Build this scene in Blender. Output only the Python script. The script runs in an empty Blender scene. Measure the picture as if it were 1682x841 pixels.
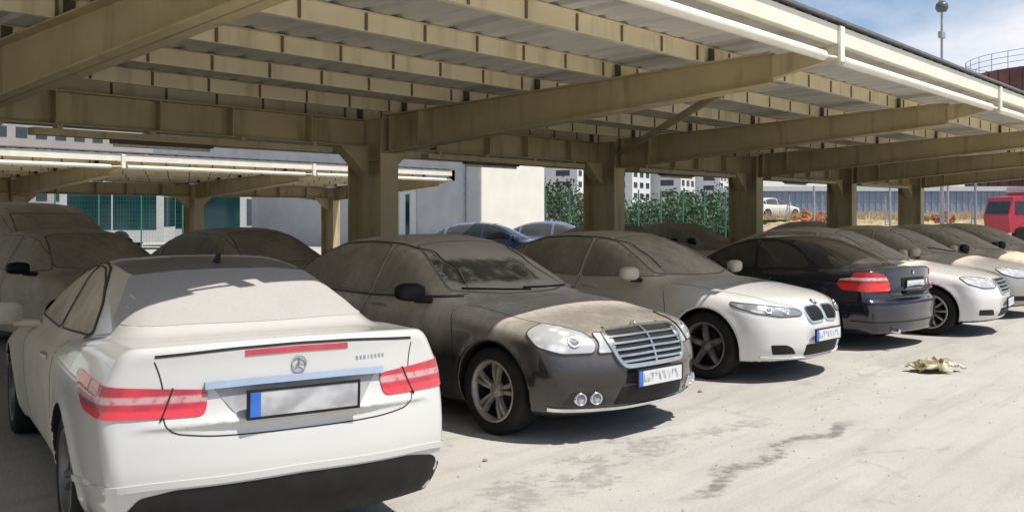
import bpy, bmesh, math, random
import numpy as np
from mathutils import Vector, Matrix, geometry
from mathutils.bvhtree import BVHTree

random.seed(7)
R = math.radians
S = bpy.context.scene
COL = S.collection

# ------------------------------------------------------------------ camera, sky, sun, exposure
FPX, HY, HC = 1560.0, 354.0, 1.65
A = math.atan(1359 / FPX)                    # angle between the parking row (world X) and the view axis
SA, CA = math.sin(A), math.cos(A)
cam = bpy.data.cameras.new('camera')
cam.sensor_width = 36.0
cam.lens = 36.0 * FPX / 1682
cam.shift_y = -(420.5 - HY) / 1682
cam.clip_start, cam.clip_end = 0.05, 3000
camo = bpy.data.objects.new('camera', cam)
camo.location = (0, 0, HC)
camo.rotation_euler = (R(90), 0, -(math.pi / 2 - A))
COL.objects.link(camo)
S.camera = camo

SUN = Vector((0.16, -0.50, 1.0)).normalized()
sl = bpy.data.lights.new('sun', 'SUN')
sl.energy, sl.angle, sl.color = 4.2, R(0.5), (1.0, 0.955, 0.885)
so = bpy.data.objects.new('sun', sl)
so.rotation_euler = SUN.to_track_quat('Z', 'Y').to_euler()
so.location = (0, -10, 30)
COL.objects.link(so)

W = bpy.data.worlds.new('World')
S.world = W
W.use_nodes = True
nt = W.node_tree
bg = nt.nodes['Background']
sky = nt.nodes.new('ShaderNodeTexSky')
sky.sky_type = 'NISHITA'
sky.sun_disc = False
sky.sun_elevation = math.asin(SUN.z)
sky.sun_rotation = math.atan2(SUN.x, SUN.y)
sky.air_density, sky.dust_density, sky.ozone_density = 1.0, 0.7, 1.5
tc = nt.nodes.new('ShaderNodeTexCoord')
mp = nt.nodes.new('ShaderNodeMapping')
mp.inputs['Scale'].default_value = (1.0, 1.0, 2.2)
nz = nt.nodes.new('ShaderNodeTexNoise')
nz.inputs['Scale'].default_value = 3.6
nz.inputs['Detail'].default_value = 7
nz.inputs['Roughness'].default_value = 0.55
rp = nt.nodes.new('ShaderNodeValToRGB')
rp.color_ramp.elements[0].position = 0.43
rp.color_ramp.elements[0].color = (0.0, 0.0, 0.0, 1)
rp.color_ramp.elements[1].position = 0.70
mx = nt.nodes.new('ShaderNodeMix')
mx.data_type = 'RGBA'
mx.inputs[7].default_value = (7.2, 7.2, 7.7, 1)
nt.links.new(tc.outputs['Generated'], mp.inputs['Vector'])
nt.links.new(mp.outputs['Vector'], nz.inputs['Vector'])
nt.links.new(nz.outputs['Fac'], rp.inputs['Fac'])
nt.links.new(rp.outputs['Color'], mx.inputs[0])
nt.links.new(sky.outputs['Color'], mx.inputs[6])
nt.links.new(mx.outputs[2], bg.inputs['Color'])
bg.inputs['Strength'].default_value = 0.10

S.view_settings.view_transform = 'Standard'
S.view_settings.look = 'None'
S.view_settings.exposure = 0.38
S.view_settings.gamma = 1
S.view_settings.use_curve_mapping = False
S.cycles.max_bounces = 8
S.cycles.diffuse_bounces = 5
S.cycles.caustics_reflective = False
S.cycles.caustics_refractive = False
S.cycles.use_denoising = True


def CW(px, z):
    """World X, Y of the place seen at photo column px at depth z along the view axis."""
    x = (px - 841) / FPX * z
    return x * SA + z * CA, -x * CA + z * SA


# ------------------------------------------------------------------ scene helpers
def tag(o, label=None, cat=None, group=None, kind=None):
    if label: o['label'] = label
    if cat: o['category'] = cat
    if group: o['group'] = group
    if kind: o['kind'] = kind
    return o


def empty(name, loc=(0, 0, 0), rz=0.0, parent=None):
    o = bpy.data.objects.new(name, None)
    o.empty_display_size = 0.2
    o.location = loc
    o.rotation_euler = (0, 0, rz)
    if parent: o.parent = parent
    COL.objects.link(o)
    return o


def link(name, me, parent=None, loc=None):
    o = bpy.data.objects.new(name, me)
    if parent: o.parent = parent
    if loc: o.location = loc
    COL.objects.link(o)
    return o


class MB:
    """Collects shapes into one mesh; a material index per face."""
    def __init__(s):
        s.v, s.f, s.m, s.sm = [], [], [], []

    def add(s, vs, fs, mi=0, smooth=False):
        n = len(s.v)
        s.v += [tuple(p) for p in vs]
        for f in fs:
            s.f.append([i + n for i in f]); s.m.append(mi); s.sm.append(smooth)

    def box(s, x0, x1, y0, y1, z0, z1, mi=0, M=None):
        vs = [Vector((x, y, z)) for x in (x0, x1) for y in (y0, y1) for z in (z0, z1)]
        if M: vs = [M @ v for v in vs]
        s.add(vs, [(0, 1, 3, 2), (4, 6, 7, 5), (0, 4, 5, 1), (2, 3, 7, 6), (0, 2, 6, 4), (1, 5, 7, 3)], mi)

    def prism(s, poly, axis, a, b, mi=0, M=None):
        """poly: 2D points; extruded along axis from a to b."""
        def P(p, t):
            return {'x': Vector((t, p[0], p[1])), 'y': Vector((p[0], t, p[1])), 'z': Vector((p[0], p[1], t))}[axis]
        n = len(poly)
        vs = [P(p, a) for p in poly] + [P(p, b) for p in poly]
        if M: vs = [M @ v for v in vs]
        fs = [tuple(range(n - 1, -1, -1)), tuple(range(n, 2 * n))]
        fs += [(i, (i + 1) % n, n + (i + 1) % n, n + i) for i in range(n)]
        s.add(vs, fs, mi)

    def tube(s, p, q, r, r2=None, seg=12, mi=0, caps=True):
        p, q = Vector(p), Vector(q)
        r2 = r if r2 is None else r2
        d = (q - p).normalized()
        u = d.orthogonal().normalized(); w = d.cross(u)
        vs = [p + (u * math.cos(t) + w * math.sin(t)) * r for t in [2 * math.pi * i / seg for i in range(seg)]]
        vs += [q + (u * math.cos(t) + w * math.sin(t)) * r2 for t in [2 * math.pi * i / seg for i in range(seg)]]
        s.add(vs, [(i, (i + 1) % seg, seg + (i + 1) % seg, seg + i) for i in range(seg)], mi, True)
        if caps:
            s.add(vs[:seg], [tuple(range(seg - 1, -1, -1))], mi)
            s.add(vs[seg:], [tuple(range(seg))], mi)

    def lathe(s, prof, seg=40, mi=0, c=(0, 0, 0)):
        """profile of (radius, y) turned round the y axis at c."""
        vs = []
        for r, y in prof:
            for i in range(seg):
                t = 2 * math.pi * i / seg
                vs.append((c[0] + r * math.cos(t), c[1] + y, c[2] + r * math.sin(t)))
        fs = []
        for k in range(len(prof) - 1):
            for i in range(seg):
                j = (i + 1) % seg
                fs.append((k * seg + i, k * seg + j, (k + 1) * seg + j, (k + 1) * seg + i))
        s.add(vs, fs, mi, True)

    def mesh(s, name, mats):
        me = bpy.data.meshes.new(name)
        me.from_pydata([tuple(v) for v in s.v], [], s.f)
        for m in (mats if isinstance(mats, (list, tuple)) else [mats]): me.materials.append(m)
        me.polygons.foreach_set('material_index', s.m)
        me.polygons.foreach_set('use_smooth', s.sm)
        bm = bmesh.new(); bm.from_mesh(me)
        bmesh.ops.recalc_face_normals(bm, faces=bm.faces)
        bm.to_mesh(me); bm.free()
        me.update()
        return me

    def build(s, name, mats, parent=None, loc=None):
        return link(name, s.mesh(name, mats), parent, loc)


# ------------------------------------------------------------------ materials
class NT:
    def __init__(s, name):
        s.mat = bpy.data.materials.new(name)
        s.mat.use_nodes = True
        s.t = s.mat.node_tree
        s.b = s.t.nodes['Principled BSDF']

    def n(s, typ, **kw):
        nd = s.t.nodes.new(typ)
        for k, v in kw.items(): setattr(nd, k, v)
        return nd

    def l(s, a, b): s.t.links.new(a, b)

    def val(s, x, sock):
        if isinstance(x, (int, float)): sock.default_value = x
        elif isinstance(x, (tuple, list)): sock.default_value = (*x[:3], 1)
        else: s.l(x, sock)

    def math(s, op, a, b=0.0, clamp=False):
        nd = s.n('ShaderNodeMath', operation=op, use_clamp=clamp)
        s.val(a, nd.inputs[0]); s.val(b, nd.inputs[1])
        return nd.outputs[0]

    def ramp(s, x, a, b, c=0.0, d=1.0, smooth=True):
        nd = s.n('ShaderNodeMapRange', interpolation_type='SMOOTHSTEP' if smooth else 'LINEAR')
        s.val(x, nd.inputs[0])
        for i, v in enumerate((a, b, c, d)): nd.inputs[1 + i].default_value = v
        return nd.outputs[0]

    def mix(s, f, a, b):
        nd = s.n('ShaderNodeMix', data_type='RGBA')
        s.val(f, nd.inputs[0]); s.val(a, nd.inputs[6]); s.val(b, nd.inputs[7])
        return nd.outputs[2]

    def noise(s, vec, scale, detail=4, rough=0.55):
        nd = s.n('ShaderNodeTexNoise')
        nd.inputs['Scale'].default_value = scale
        nd.inputs['Detail'].default_value = detail
        nd.inputs['Roughness'].default_value = rough
        if vec is not None: s.l(vec, nd.inputs['Vector'])
        return nd.outputs['Fac']

    def obj(s): return s.n('ShaderNodeTexCoord').outputs['Object']

    def pos(s): return s.n('ShaderNodeNewGeometry').outputs['Position']

    def sep(s, v):
        nd = s.n('ShaderNodeSeparateXYZ'); s.l(v, nd.inputs[0]); return nd.outputs

    def scaled(s, v, sc):
        nd = s.n('ShaderNodeMapping'); s.l(v, nd.inputs['Vector']); nd.inputs['Scale'].default_value = sc
        return nd.outputs['Vector']

    def bump(s, h, strength, dist=0.01):
        nd = s.n('ShaderNodeBump')
        nd.inputs['Strength'].default_value = strength
        nd.inputs['Distance'].default_value = dist
        s.l(h, nd.inputs['Height']); s.l(nd.outputs[0], s.b.inputs['Normal'])


def simple(name, col, rough=0.5, metal=0.0, var=0.15, scale=8.0, spec=0.5, bump=0.0):
    """A plain surface with uneven tone."""
    m = NT(name)
    o = m.obj()
    f = m.noise(o, scale)
    lo = [c * (1 - var) for c in col]; hi = [min(1, c * (1 + var)) for c in col]
    m.l(m.mix(m.ramp(f, 0.3, 0.7), lo, hi), m.b.inputs['Base Color'])
    m.b.inputs['Roughness'].default_value = rough
    m.b.inputs['Metallic'].default_value = metal
    m.b.inputs['Specular IOR Level'].default_value = spec
    if bump: m.bump(m.noise(o, scale * 4), bump)
    return m.mat


DUST = (0.60, 0.515, 0.39)


def dusty(name, col, rough=0.22, metal=0.0, coat=0.8, up=0.95, side=0.5, wash=None, wash_keep=0.15, dust=DUST, lowz=None, wash_side=False, even=False):
    """Paint or glass under settled dust. up / side: dust on level and on upright faces; wash = (x0, x1):
    along the car the rain has kept the part beyond x1 cleaner."""
    m = NT(name)
    o = m.obj()
    nrm = m.n('ShaderNodeNewGeometry').outputs['Normal']
    n1 = m.noise(o, 2.3, 5, 0.6)
    sd = side
    if wash:
        sx = m.math('ADD', m.sep(o)[0], m.ramp(n1, 0.2, 0.8, -0.12, 0.12))
        wf = m.ramp(sx, wash[0], wash[1], 1.0, wash_keep)
        if wash_side: sd = m.math('MULTIPLY', wf, sd); up = m.ramp(sx, wash[0] + .35, wash[1] + .35, up, up * 0.42)
    if lowz: sd = m.math('MULTIPLY', m.ramp(m.math('ADD', m.sep(o)[2], m.ramp(n1, 0.2, 0.8, -0.06, 0.06)), lowz[0], lowz[1], lowz[2], 1.0), sd)
    nd = m.n('ShaderNodeMapRange', interpolation_type='SMOOTHSTEP')
    m.l(m.sep(nrm)[2], nd.inputs[0])
    for i_, v_ in enumerate((0.05, 0.75, sd, up)): m.val(v_, nd.inputs[1 + i_])
    up_f = nd.outputs[0]
    n2 = m.noise(m.scaled(o, (14, 14, 2.0)), 1.0, 3)
    n3 = m.noise(o, 55, 3)
    k = m.math('MULTIPLY', m.ramp(n1, 0.25, 0.7, 0.84, 1.08), m.ramp(n2, 0.3, 0.7, 0.88, 1.06))
    k = m.math('MULTIPLY', k, m.ramp(n3, 0.3, 0.7, 0.9, 1.05))
    if even: k = m.ramp(n3, 0.3, 0.7, 0.95, 1.03)
    f = m.math('MULTIPLY', up_f, k, True)
    if wash and not wash_side: f = m.math('MULTIPLY', f, wf, True)
    d = m.mix(m.ramp(n1, 0.3, 0.7), [c * (0.97 if even else 0.88) for c in dust], [c * (1.03 if even else 1.1) for c in dust])
    m.l(m.mix(f, col, d), m.b.inputs['Base Color'])
    m.l(m.ramp(f, 0.0, 0.7, rough, 0.85, False), m.b.inputs['Roughness'])
    m.l(m.ramp(f, 0.0, 0.6, coat, 0.0, False), m.b.inputs['Coat Weight'])
    m.b.inputs['Coat Roughness'].default_value = 0.06
    m.l(m.ramp(f, 0.0, 0.6, metal, 0.0, False), m.b.inputs['Metallic'])
    return m.mat


M = {}
M['tyre'] = simple('tyre_rubber', (0.015, 0.0145, 0.014), 0.85, var=0.3, spec=0.25)
M['black'] = simple('black_plastic', (0.012, 0.012, 0.012), 0.6, var=0.3, spec=0.3)
M['gap'] = simple('shut_line', (0.012, 0.011, 0.01), 0.8)
M['chrome'] = simple('chrome_trim', (0.78, 0.79, 0.8), 0.13, 1.0, 0.06)
M['chrome_dust'] = simple('dusty_chrome', (0.62, 0.6, 0.57), 0.32, 0.8, 0.15, 20)
M['grille_silver'] = simple('dulled_chrome', (0.52, 0.52, 0.51), 0.25, 0.85, 0.12, 14)
M['rim'] = simple('dusty_alloy', (0.34, 0.32, 0.28), 0.42, 0.55, 0.2, 12)
M['rim_dark'] = simple('dark_brake_iron', (0.03, 0.028, 0.026), 0.6, 0.3)  # dark iron of brake disc, rim barrel and grille bars
M['rim_grey'] = simple('grey_alloy', (0.16, 0.155, 0.15), 0.42, 0.5, 0.2, 12)
M['rim_bright'] = simple('bright_alloy', (0.55, 0.54, 0.52), 0.35, 0.7, 0.15, 12)
M['badge'] = simple('badge_metal', (0.5, 0.51, 0.53), 0.25, 1.0, 0.08)
M['badge_blue'] = simple('badge_blue', (0.12, 0.2, 0.45), 0.3)


def lamp_mat(name, red, dark, zmid, half, white=(0.62, 0.5, 0.5)):
    m = NT(name)
    o = m.obj(); sx = m.sep(o)
    st = m.n('ShaderNodeTexWave'); st.inputs['Scale'].default_value = 9; st.inputs['Distortion'].default_value = 1.0
    m.l(o, st.inputs['Vector'])
    c = m.mix(m.ramp(m.noise(o, 9), 0.35, 0.65), dark, red)
    band = m.math('ABSOLUTE', m.math('SUBTRACT', sx[2], zmid))
    bf = m.math('MULTIPLY', m.ramp(band, half, half + 0.012, 1.0, 0.0), m.ramp(m.noise(o, 26), 0.3, 0.55, 0.25, 0.85))
    c = m.mix(m.ramp(sx[2], zmid - half - 0.045, zmid - half - 0.025, 1, 0), c, [min(1, q * 1.35) for q in red])
    m.l(m.mix(bf, c, white), m.b.inputs['Base Color'])
    m.b.inputs['Roughness'].default_value = 0.22
    m.b.inputs['Coat Weight'].default_value = 0.7
    m.bump(m.noise(o, 60), 0.25, 0.004)
    return m.mat


def head_mat(name, lo, hi, spot=18):
    m = NT(name)
    o = m.obj()
    v = m.n('ShaderNodeTexVoronoi'); v.inputs['Scale'].default_value = spot
    m.l(m.scaled(o, (1, 1, 1.6)), v.inputs['Vector'])
    m.l(m.mix(m.ramp(v.outputs['Distance'], 0.1, 0.6), hi, lo), m.b.inputs['Base Color'])
    m.b.inputs['Roughness'].default_value = 0.2
    m.b.inputs['Coat Weight'].default_value = 1.0
    m.b.inputs['Metallic'].default_value = 0.05
    return m.mat


M['tail'] = lamp_mat('red_lamp_glass', (0.52, 0.03, 0.038), (0.30, 0.02, 0.028), 0.836, 0.009, (0.5, 0.34, 0.34))
M['tail_coupe'] = M['tail']
M['tail_navy'] = lamp_mat('red_white_lamp_glass', (0.55, 0.02, 0.02), (0.36, 0.014, 0.014), 0.872, 0.012, (0.7, 0.6, 0.6))
M['brake'] = simple('brake_light_red', (0.5, 0.06, 0.08), 0.35)
M['head'] = head_mat('headlamp_glass', (0.42, 0.42, 0.42), (0.70, 0.70, 0.70), 9)
M['head_dark'] = head_mat('smoked_headlamp', (0.2, 0.21, 0.22), (0.55, 0.57, 0.6), 9)


def plate_mat():
    m = NT('plate_face')
    o = m.obj(); s = m.sep(o)
    u = s[1]
    cell = m.n('ShaderNodeTexNoise'); cell.inputs['Scale'].default_value = 1.0; cell.inputs['Detail'].default_value = 1
    m.l(m.scaled(o, (1, 34, 11)), cell.inputs['Vector'])
    g = m.ramp(cell.outputs['Fac'], 0.42, 0.68)
    mask = m.math('MULTIPLY', m.ramp(m.math('ABSOLUTE', s[2]), 0.024, 0.04, 1, 0), m.ramp(m.math('ABSOLUTE', u), 0.2, 0.23, 1, 0))
    m.l(m.mix(m.math('MULTIPLY', g, mask), (0.62, 0.63, 0.64), (0.2, 0.2, 0.21)), m.b.inputs['Base Color'])
    m.b.inputs['Roughness'].default_value = 0.4
    return m.mat


M['plate'] = plate_mat()


def plate_blur():
    m = NT('plate_face_worn')
    o = m.obj()
    f = m.noise(m.scaled(o, (1, 6, 9)), 1.0, 2)
    m.l(m.mix(m.ramp(f, 0.3, 0.7), (0.3, 0.3, 0.31), (0.56, 0.56, 0.57)), m.b.inputs['Base Color'])
    m.b.inputs['Roughness'].default_value = 0.35
    return m.mat


M['plate_blur'] = plate_blur()
M['plate_blue'] = simple('plate_blue_band', (0.03, 0.14, 0.55), 0.4)


# ------------------------------------------------------------------ car bodies: signed-distance shapes meshed by surface nets
def pchip(xs, ys, n=700):
    xs = np.asarray(xs, float); ys = np.asarray(ys, float)
    o = np.argsort(xs); xs = xs[o]; ys = ys[o]
    h = np.diff(xs); d = np.diff(ys) / h
    m = np.zeros_like(ys)
    for i in range(1, len(xs) - 1):
        if d[i - 1] * d[i] > 0:
            w1, w2 = 2 * h[i] + h[i - 1], h[i] + 2 * h[i - 1]
            m[i] = (w1 + w2) / (w1 / d[i - 1] + w2 / d[i])
    m[0], m[-1] = d[0], d[-1]
    X = np.linspace(xs[0], xs[-1], n)
    k = np.clip(np.searchsorted(xs, X) - 1, 0, len(h) - 1)
    t = (X - xs[k]) / h[k]
    Y = (ys[k] * (1 + 2 * t) * (1 - t) ** 2 + h[k] * m[k] * t * (1 - t) ** 2
         + ys[k + 1] * t * t * (3 - 2 * t) + h[k] * m[k + 1] * t * t * (t - 1))
    # light smoothing keeps highlights clean
    ker = np.ones(25) / 25
    Yp = np.concatenate([Y[0] - (Y[12:0:-1] - Y[0]), Y, Y[-1] - (Y[-2:-14:-1] - Y[-1])])
    Y = np.convolve(Yp, ker, 'valid')
    D = np.gradient(Y, X)
    s0, s1 = D[0], D[-1]

    def f(x):
        return np.interp(x, X, Y) + np.minimum(x - X[0], 0) * s0 + np.maximum(x - X[-1], 0) * s1

    def g(x):
        return np.interp(x, X, D)
    return f, g


def smax(a, b, k):
    h = np.maximum(k - np.abs(a - b), 0) / k
    return np.maximum(a, b) + h * h * k * 0.25


def smin(a, b, k): return -smax(-a, -b, k)


def car_sdf(p):
    deck, ddeck = pchip(*zip(*p['deck']))
    roof, droof = pchip(*zip(*p['roof']))
    prof, _ = pchip(*zip(*p['prof']))
    plan, _ = pchip(*zip(*p['plan']))
    xf, dxf = pchip(*zip(*p['front']))
    xr, dxr = pchip(*zip(*p['rear']))
    gw, _ = pchip(*zip(*p['gw']))
    gp, _ = pchip(*zip(*p['gplan']))
    hw = p['width'] / 2
    cf, cr = p['cf'], p['cr']
    rise = p.get('rise', 0.02)
    af, ar = p['wb'] / 2, -p['wb'] / 2
    RA, RW = p['arch'], p['rw']
    cw, cb, rc = p.get('cw', 0.28), p.get('cb', 0.3), p.get('rc', 0.06)
    xm = p.get('xm', -0.3)
    crown, rcrown = p.get('crown', 0.07), p.get('rcrown', 0.05)
    kt = p.get('kt', 0.09)
    kg = p.get('kg', 0.09)

    def f(x, y, z):
        ay = np.abs(y)
        t = ay / hw
        cr_ = np.where(x > 0, crown, rcrown)
        top = (z - deck(x) + cr_ * t * t) / np.sqrt(1 + ddeck(x) ** 2)
        rf = np.sqrt((x - af) ** 2 + (z - RW) ** 2)
        rr = np.sqrt((x - ar) ** 2 + (z - RW) ** 2)
        flare = 0.02 * (np.exp(-((rf - RA) / 0.06) ** 2) + np.exp(-((rr - RA) / 0.07) ** 2)) * np.clip((0.85 - z) / 0.2, 0, 1)
        side = (ay - hw * prof(z + rise * x) * plan(x) - flare) / 1.02
        fr = (x - xf(z) + cf * ay ** 2.5) / np.sqrt(1 + (2.5 * cf * ay ** 1.5) ** 2 + dxf(z) ** 2)
        re = (xr(z) + cr * ay ** 2.5 - x) / np.sqrt(1 + (2.5 * cr * ay ** 1.5) ** 2 + dxr(z) ** 2)
        low = smax(top, side, kt + (p.get('ktr', kt) - kt) * np.clip((-x - .6) / .9, 0, 1))
        low = smax(low, fr, p.get('kf', 0.12))
        low = smax(low, re, p.get('kr', 0.07))
        low = smax(low, p['zbot'] + 0.02 * np.abs(x) ** 2 * 0.3 - z, 0.05)
        xx = np.where(x > xm, x + cw * ay ** 2, x - cb * ay ** 2)
        g = (z - roof(xx) + rc * ay ** 2) / np.sqrt(1 + droof(xx) ** 2)
        gs = (ay - gw(z) * gp(x)) / 1.15
        gh = smax(g, gs, kg)
        gh = smax(gh, 0.72 - z, 0.02)
        b = smin(low, gh, p.get('kb', 0.035))
        yi = hw - 0.30
        aF = np.maximum(rf - RA, yi - ay)
        aR = np.maximum(rr - RA, yi - ay)
        b = smax(b, -aF, 0.014)
        b = smax(b, -aR, 0.014)
        return b
    return f


def surface_nets(f, lo, hi, h):
    xs = np.arange(lo[0], hi[0] + h, h); zs = np.arange(lo[2], hi[2] + h, h)
    yh = np.arange(h / 2, hi[1] + h, h)
    ys = np.concatenate([-yh[::-1], yh])
    V = f(xs[:, None, None], yh[None, :, None], zs[None, None, :])
    V = np.broadcast_to(V, (len(xs), len(yh), len(zs)))
    V = np.concatenate([V[:, ::-1], V], 1)
    inside = V < 0
    c = np.zeros(tuple(n - 1 for n in V.shape), np.int8)
    for i in (0, 1):
        for j in (0, 1):
            for k in (0, 1):
                c += inside[i:V.shape[0] - 1 + i, j:V.shape[1] - 1 + j, k:V.shape[2] - 1 + k]
    act = (c > 0) & (c < 8)
    idx = np.argwhere(act)
    ids = -np.ones(c.shape, np.int32)
    ids[act] = np.arange(len(idx))
    acc = np.zeros((len(idx), 3)); cnt = np.zeros(len(idx))
    cor = [(i, j, k) for i in (0, 1) for j in (0, 1) for k in (0, 1)]
    for a in cor:
        for ax in range(3):
            if a[ax]: continue
            b = list(a); b[ax] = 1
            va = V[idx[:, 0] + a[0], idx[:, 1] + a[1], idx[:, 2] + a[2]]
            vb = V[idx[:, 0] + b[0], idx[:, 1] + b[1], idx[:, 2] + b[2]]
            m = (va < 0) != (vb < 0)
            t = np.where(m, va / np.where(m, va - vb, 1), 0)
            P = idx + np.array(a)
            P = P.astype(float); P[:, ax] += t
            acc[m] += P[m]; cnt[m] += 1
    P = acc / cnt[:, None]
    org = np.array([xs[0], ys[0], zs[0]])
    P = org + P * h
    quads = []
    for ax in range(3):
        o1, o2 = [(1, 2), (2, 0), (0, 1)][ax]
        sl0 = [slice(None)] * 3; sl1 = [slice(None)] * 3
        sl0[ax] = slice(0, -1); sl1[ax] = slice(1, None)
        a, b = inside[tuple(sl0)], inside[tuple(sl1)]
        e = np.argwhere(a != b)
        ok = (e[:, o1] > 0) & (e[:, o2] > 0) & (e[:, o1] < c.shape[o1]) & (e[:, o2] < c.shape[o2])
        e = e[ok]
        u = np.zeros(3, int); u[o1] = 1
        w = np.zeros(3, int); w[o2] = 1
        q = np.stack([ids[tuple((e - u - w).T)], ids[tuple((e - w).T)], ids[tuple(e.T)], ids[tuple((e - u).T)]], 1)
        fl = ~a[tuple(e.T)]
        q[fl] = q[fl][:, ::-1]
        quads.append(q)
    Q = np.concatenate(quads)

    def grad(P, e=2e-3):
        G = np.empty_like(P)
        for k in range(3):
            d = np.zeros(3); d[k] = e
            a, b = P + d, P - d
            G[:, k] = (f(a[:, 0], a[:, 1], a[:, 2]) - f(b[:, 0], b[:, 1], b[:, 2])) / (2 * e)
        return G
    for _ in range(3):
        G = grad(P)
        g2 = np.maximum((G ** 2).sum(1), 0.2)
        st = (f(P[:, 0], P[:, 1], P[:, 2]) / g2)[:, None] * G
        n = np.linalg.norm(st, axis=1, keepdims=True)
        st *= np.minimum(1, 0.6 * h / np.maximum(n, 1e-9))
        P = P - st
    G = grad(P)
    G /= np.maximum(np.linalg.norm(G, axis=1, keepdims=True), 1e-9)
    return P, Q, G


class Shell:
    """The body surface of one car model, with tools that lay panels and ribbons on it."""
    def __init__(s, p, h):
        s.p = p
        f = car_sdf(p)
        xs = [q[1] for q in p['front']]; xr = [q[1] for q in p['rear']]
        lo = (min(xr) - 0.05, 0, p['zbot'] - 0.05)
        hi = (max(xs) + 0.05, p['width'] / 2 + 0.06, p['height'] + 0.06)
        s.P, s.Q, s.N = surface_nets(f, lo, hi, h)
        s.bvh = BVHTree.FromPolygons([tuple(v) for v in s.P], [tuple(int(i) for i in q) for q in s.Q])
        s.cF = p['wb'] / 2 - 0.05
        s.cR = -p['wb'] / 2 + 0.02
        s.extra = MB()
        s.f = f

    def ray(s, kind, u, v):
        if kind == 'L': o, d = (u, 3, v), (0, -1, 0)
        elif kind == 'R': o, d = (u, -3, v), (0, 1, 0)
        elif kind == 'F': o, d = (6, u, v), (-1, 0, 0)
        elif kind == 'B': o, d = (-6, u, v), (1, 0, 0)
        elif kind == 'T': o, d = (u, v, 4), (0, 0, -1)
        elif kind == 'cF':
            a = R(u); o, d = (s.cF + 3 * math.cos(a), 3 * math.sin(a), v), (-math.cos(a), -math.sin(a), 0)
        elif kind == 'cB':
            a = R(u); o, d = (s.cR - 3 * math.cos(a), 3 * math.sin(a), v), (math.cos(a), -math.sin(a), 0)
        hit, n, i, dist = s.bvh.ray_cast(Vector(o), Vector(d))
        if hit is None:
            hit, n, i, dist = s.bvh.find_nearest(Vector(o) + Vector(d) * 2.2)
        e = 2e-3
        x, y, z = np.array([hit.x]), np.array([hit.y]), np.array([hit.z])
        g = Vector((float(s.f(x + e, y, z)[0] - s.f(x - e, y, z)[0]), float(s.f(x, y + e, z)[0] - s.f(x, y - e, z)[0]),
                    float(s.f(x, y, z + e)[0] - s.f(x, y, z - e)[0])))
        g = g.normalized() if g.length > 1e-6 else n
        return hit, g

    def patch(s, name, kind, poly, mats, parent, off=0.004, step=0.035, thick=0.02, mb=None, mi=0, rnd=0.0):
        """A panel that follows the body: poly in the coordinates of the projection."""
        k = 60.0 if kind in ('cF', 'cB') else 1.0       # degrees to about metres
        pts = [Vector((u / k, v)) for u, v in poly]
        if rnd: pts = round_poly(pts, rnd)
        bd = []
        for i, a in enumerate(pts):
            b = pts[(i + 1) % len(pts)]
            n = max(1, int((b - a).length / step))
            bd += [a.lerp(b, j / n) for j in range(n)]
        us = [q.x for q in bd]; vs = [q.y for q in bd]
        inn = []
        u = min(us) + step / 2
        while u < max(us):
            v = min(vs) + step / 2
            while v < max(vs):
                q = Vector((u, v))
                if inside_poly(q, bd) and min((q - b).length for b in bd) > step * 0.5: inn.append(q)
                v += step
            u += step
        allp = bd + inn
        ed = [(i, (i + 1) % len(bd)) for i in range(len(bd))]
        vo, eo, fo, ov, oe, of = geometry.delaunay_2d_cdt(allp, ed, [], 1, 1e-5)
        P, N = [], []
        for q in vo:
            h, n = s.ray(kind, q.x * k, q.y)
            P.append(h + n * off); N.append(n)
        own = mb is None
        if own: mb = MB()
        fs = []
        for t in fo:
            a, b, c = (P[i] for i in t)
            nn = (b - a).cross(c - a)
            fs.append(tuple(t) if nn.dot(N[t[0]]) > 0 else tuple(reversed(t)))
        mb.add(P, fs, mi, True)
        cntE = {}
        for t in fs:
            for i in range(3):
                e = (t[i], t[(i + 1) % 3]); cntE[e] = 1
        be = [e for e in cntE if (e[1], e[0]) not in cntE]
        for a, b in be:
            mb.add([P[a], P[b], P[b] - N[b] * thick, P[a] - N[a] * thick], [(1, 0, 3, 2)], mi)
        if own:
            me = bpy.data.meshes.new(name)
            me.from_pydata([tuple(v) for v in mb.v], [], mb.f)
            for m in (mats if isinstance(mats, (list, tuple)) else [mats]): me.materials.append(m)
            me.polygons.foreach_set('material_index', mb.m)
            me.polygons.foreach_set('use_smooth', mb.sm)
            me.update()
            return link(name, me, parent)

    def ribbon(s, kind, line, w, mb, mi=0, off=0.0015, thick=0.008, closed=False, step=0.03):
        k = 60.0 if kind in ('cF', 'cB') else 1.0
        pts = [Vector((u / k, v)) for u, v in line]
        if closed: pts.append(pts[0].copy())
        elif len(pts) > 2: pts = round_line(pts, 0.07)
        ds = []
        for a, b in zip(pts, pts[1:]):
            n = max(1, int((b - a).length / step))
            ds += [a.lerp(b, j / n) for j in range(n)]
        ds.append(pts[-1])
        if closed: ds.pop()
        n = len(ds)
        H = [s.ray(kind, q.x * k, q.y) for q in ds]
        c = [h + nn * off for h, nn in H]
        rows = []
        for i in range(n):
            a = c[(i - 1) % n] if (closed or i > 0) else c[i]
            b = c[(i + 1) % n] if (closed or i < n - 1) else c[i]
            t = (b - a)
            t = t.normalized() if t.length > 1e-9 else Vector((1, 0, 0))
            sd = H[i][1].cross(t)
            sd = sd.normalized() if sd.length > 1e-9 else Vector((0, 0, 1))
            nn = H[i][1]
            rows.append((c[i] - sd * w / 2 - nn * thick, c[i] - sd * w / 2, c[i] + sd * w / 2, c[i] + sd * w / 2 - nn * thick))
        vs = [v for r in rows for v in r]
        fs = []
        for i in range(n if closed else n - 1):
            j = (i + 1) % n
            for a in range(3):
                fs.append((i * 4 + a, j * 4 + a, j * 4 + a + 1, i * 4 + a + 1))
        mb.add(vs, fs, mi, False)

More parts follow.
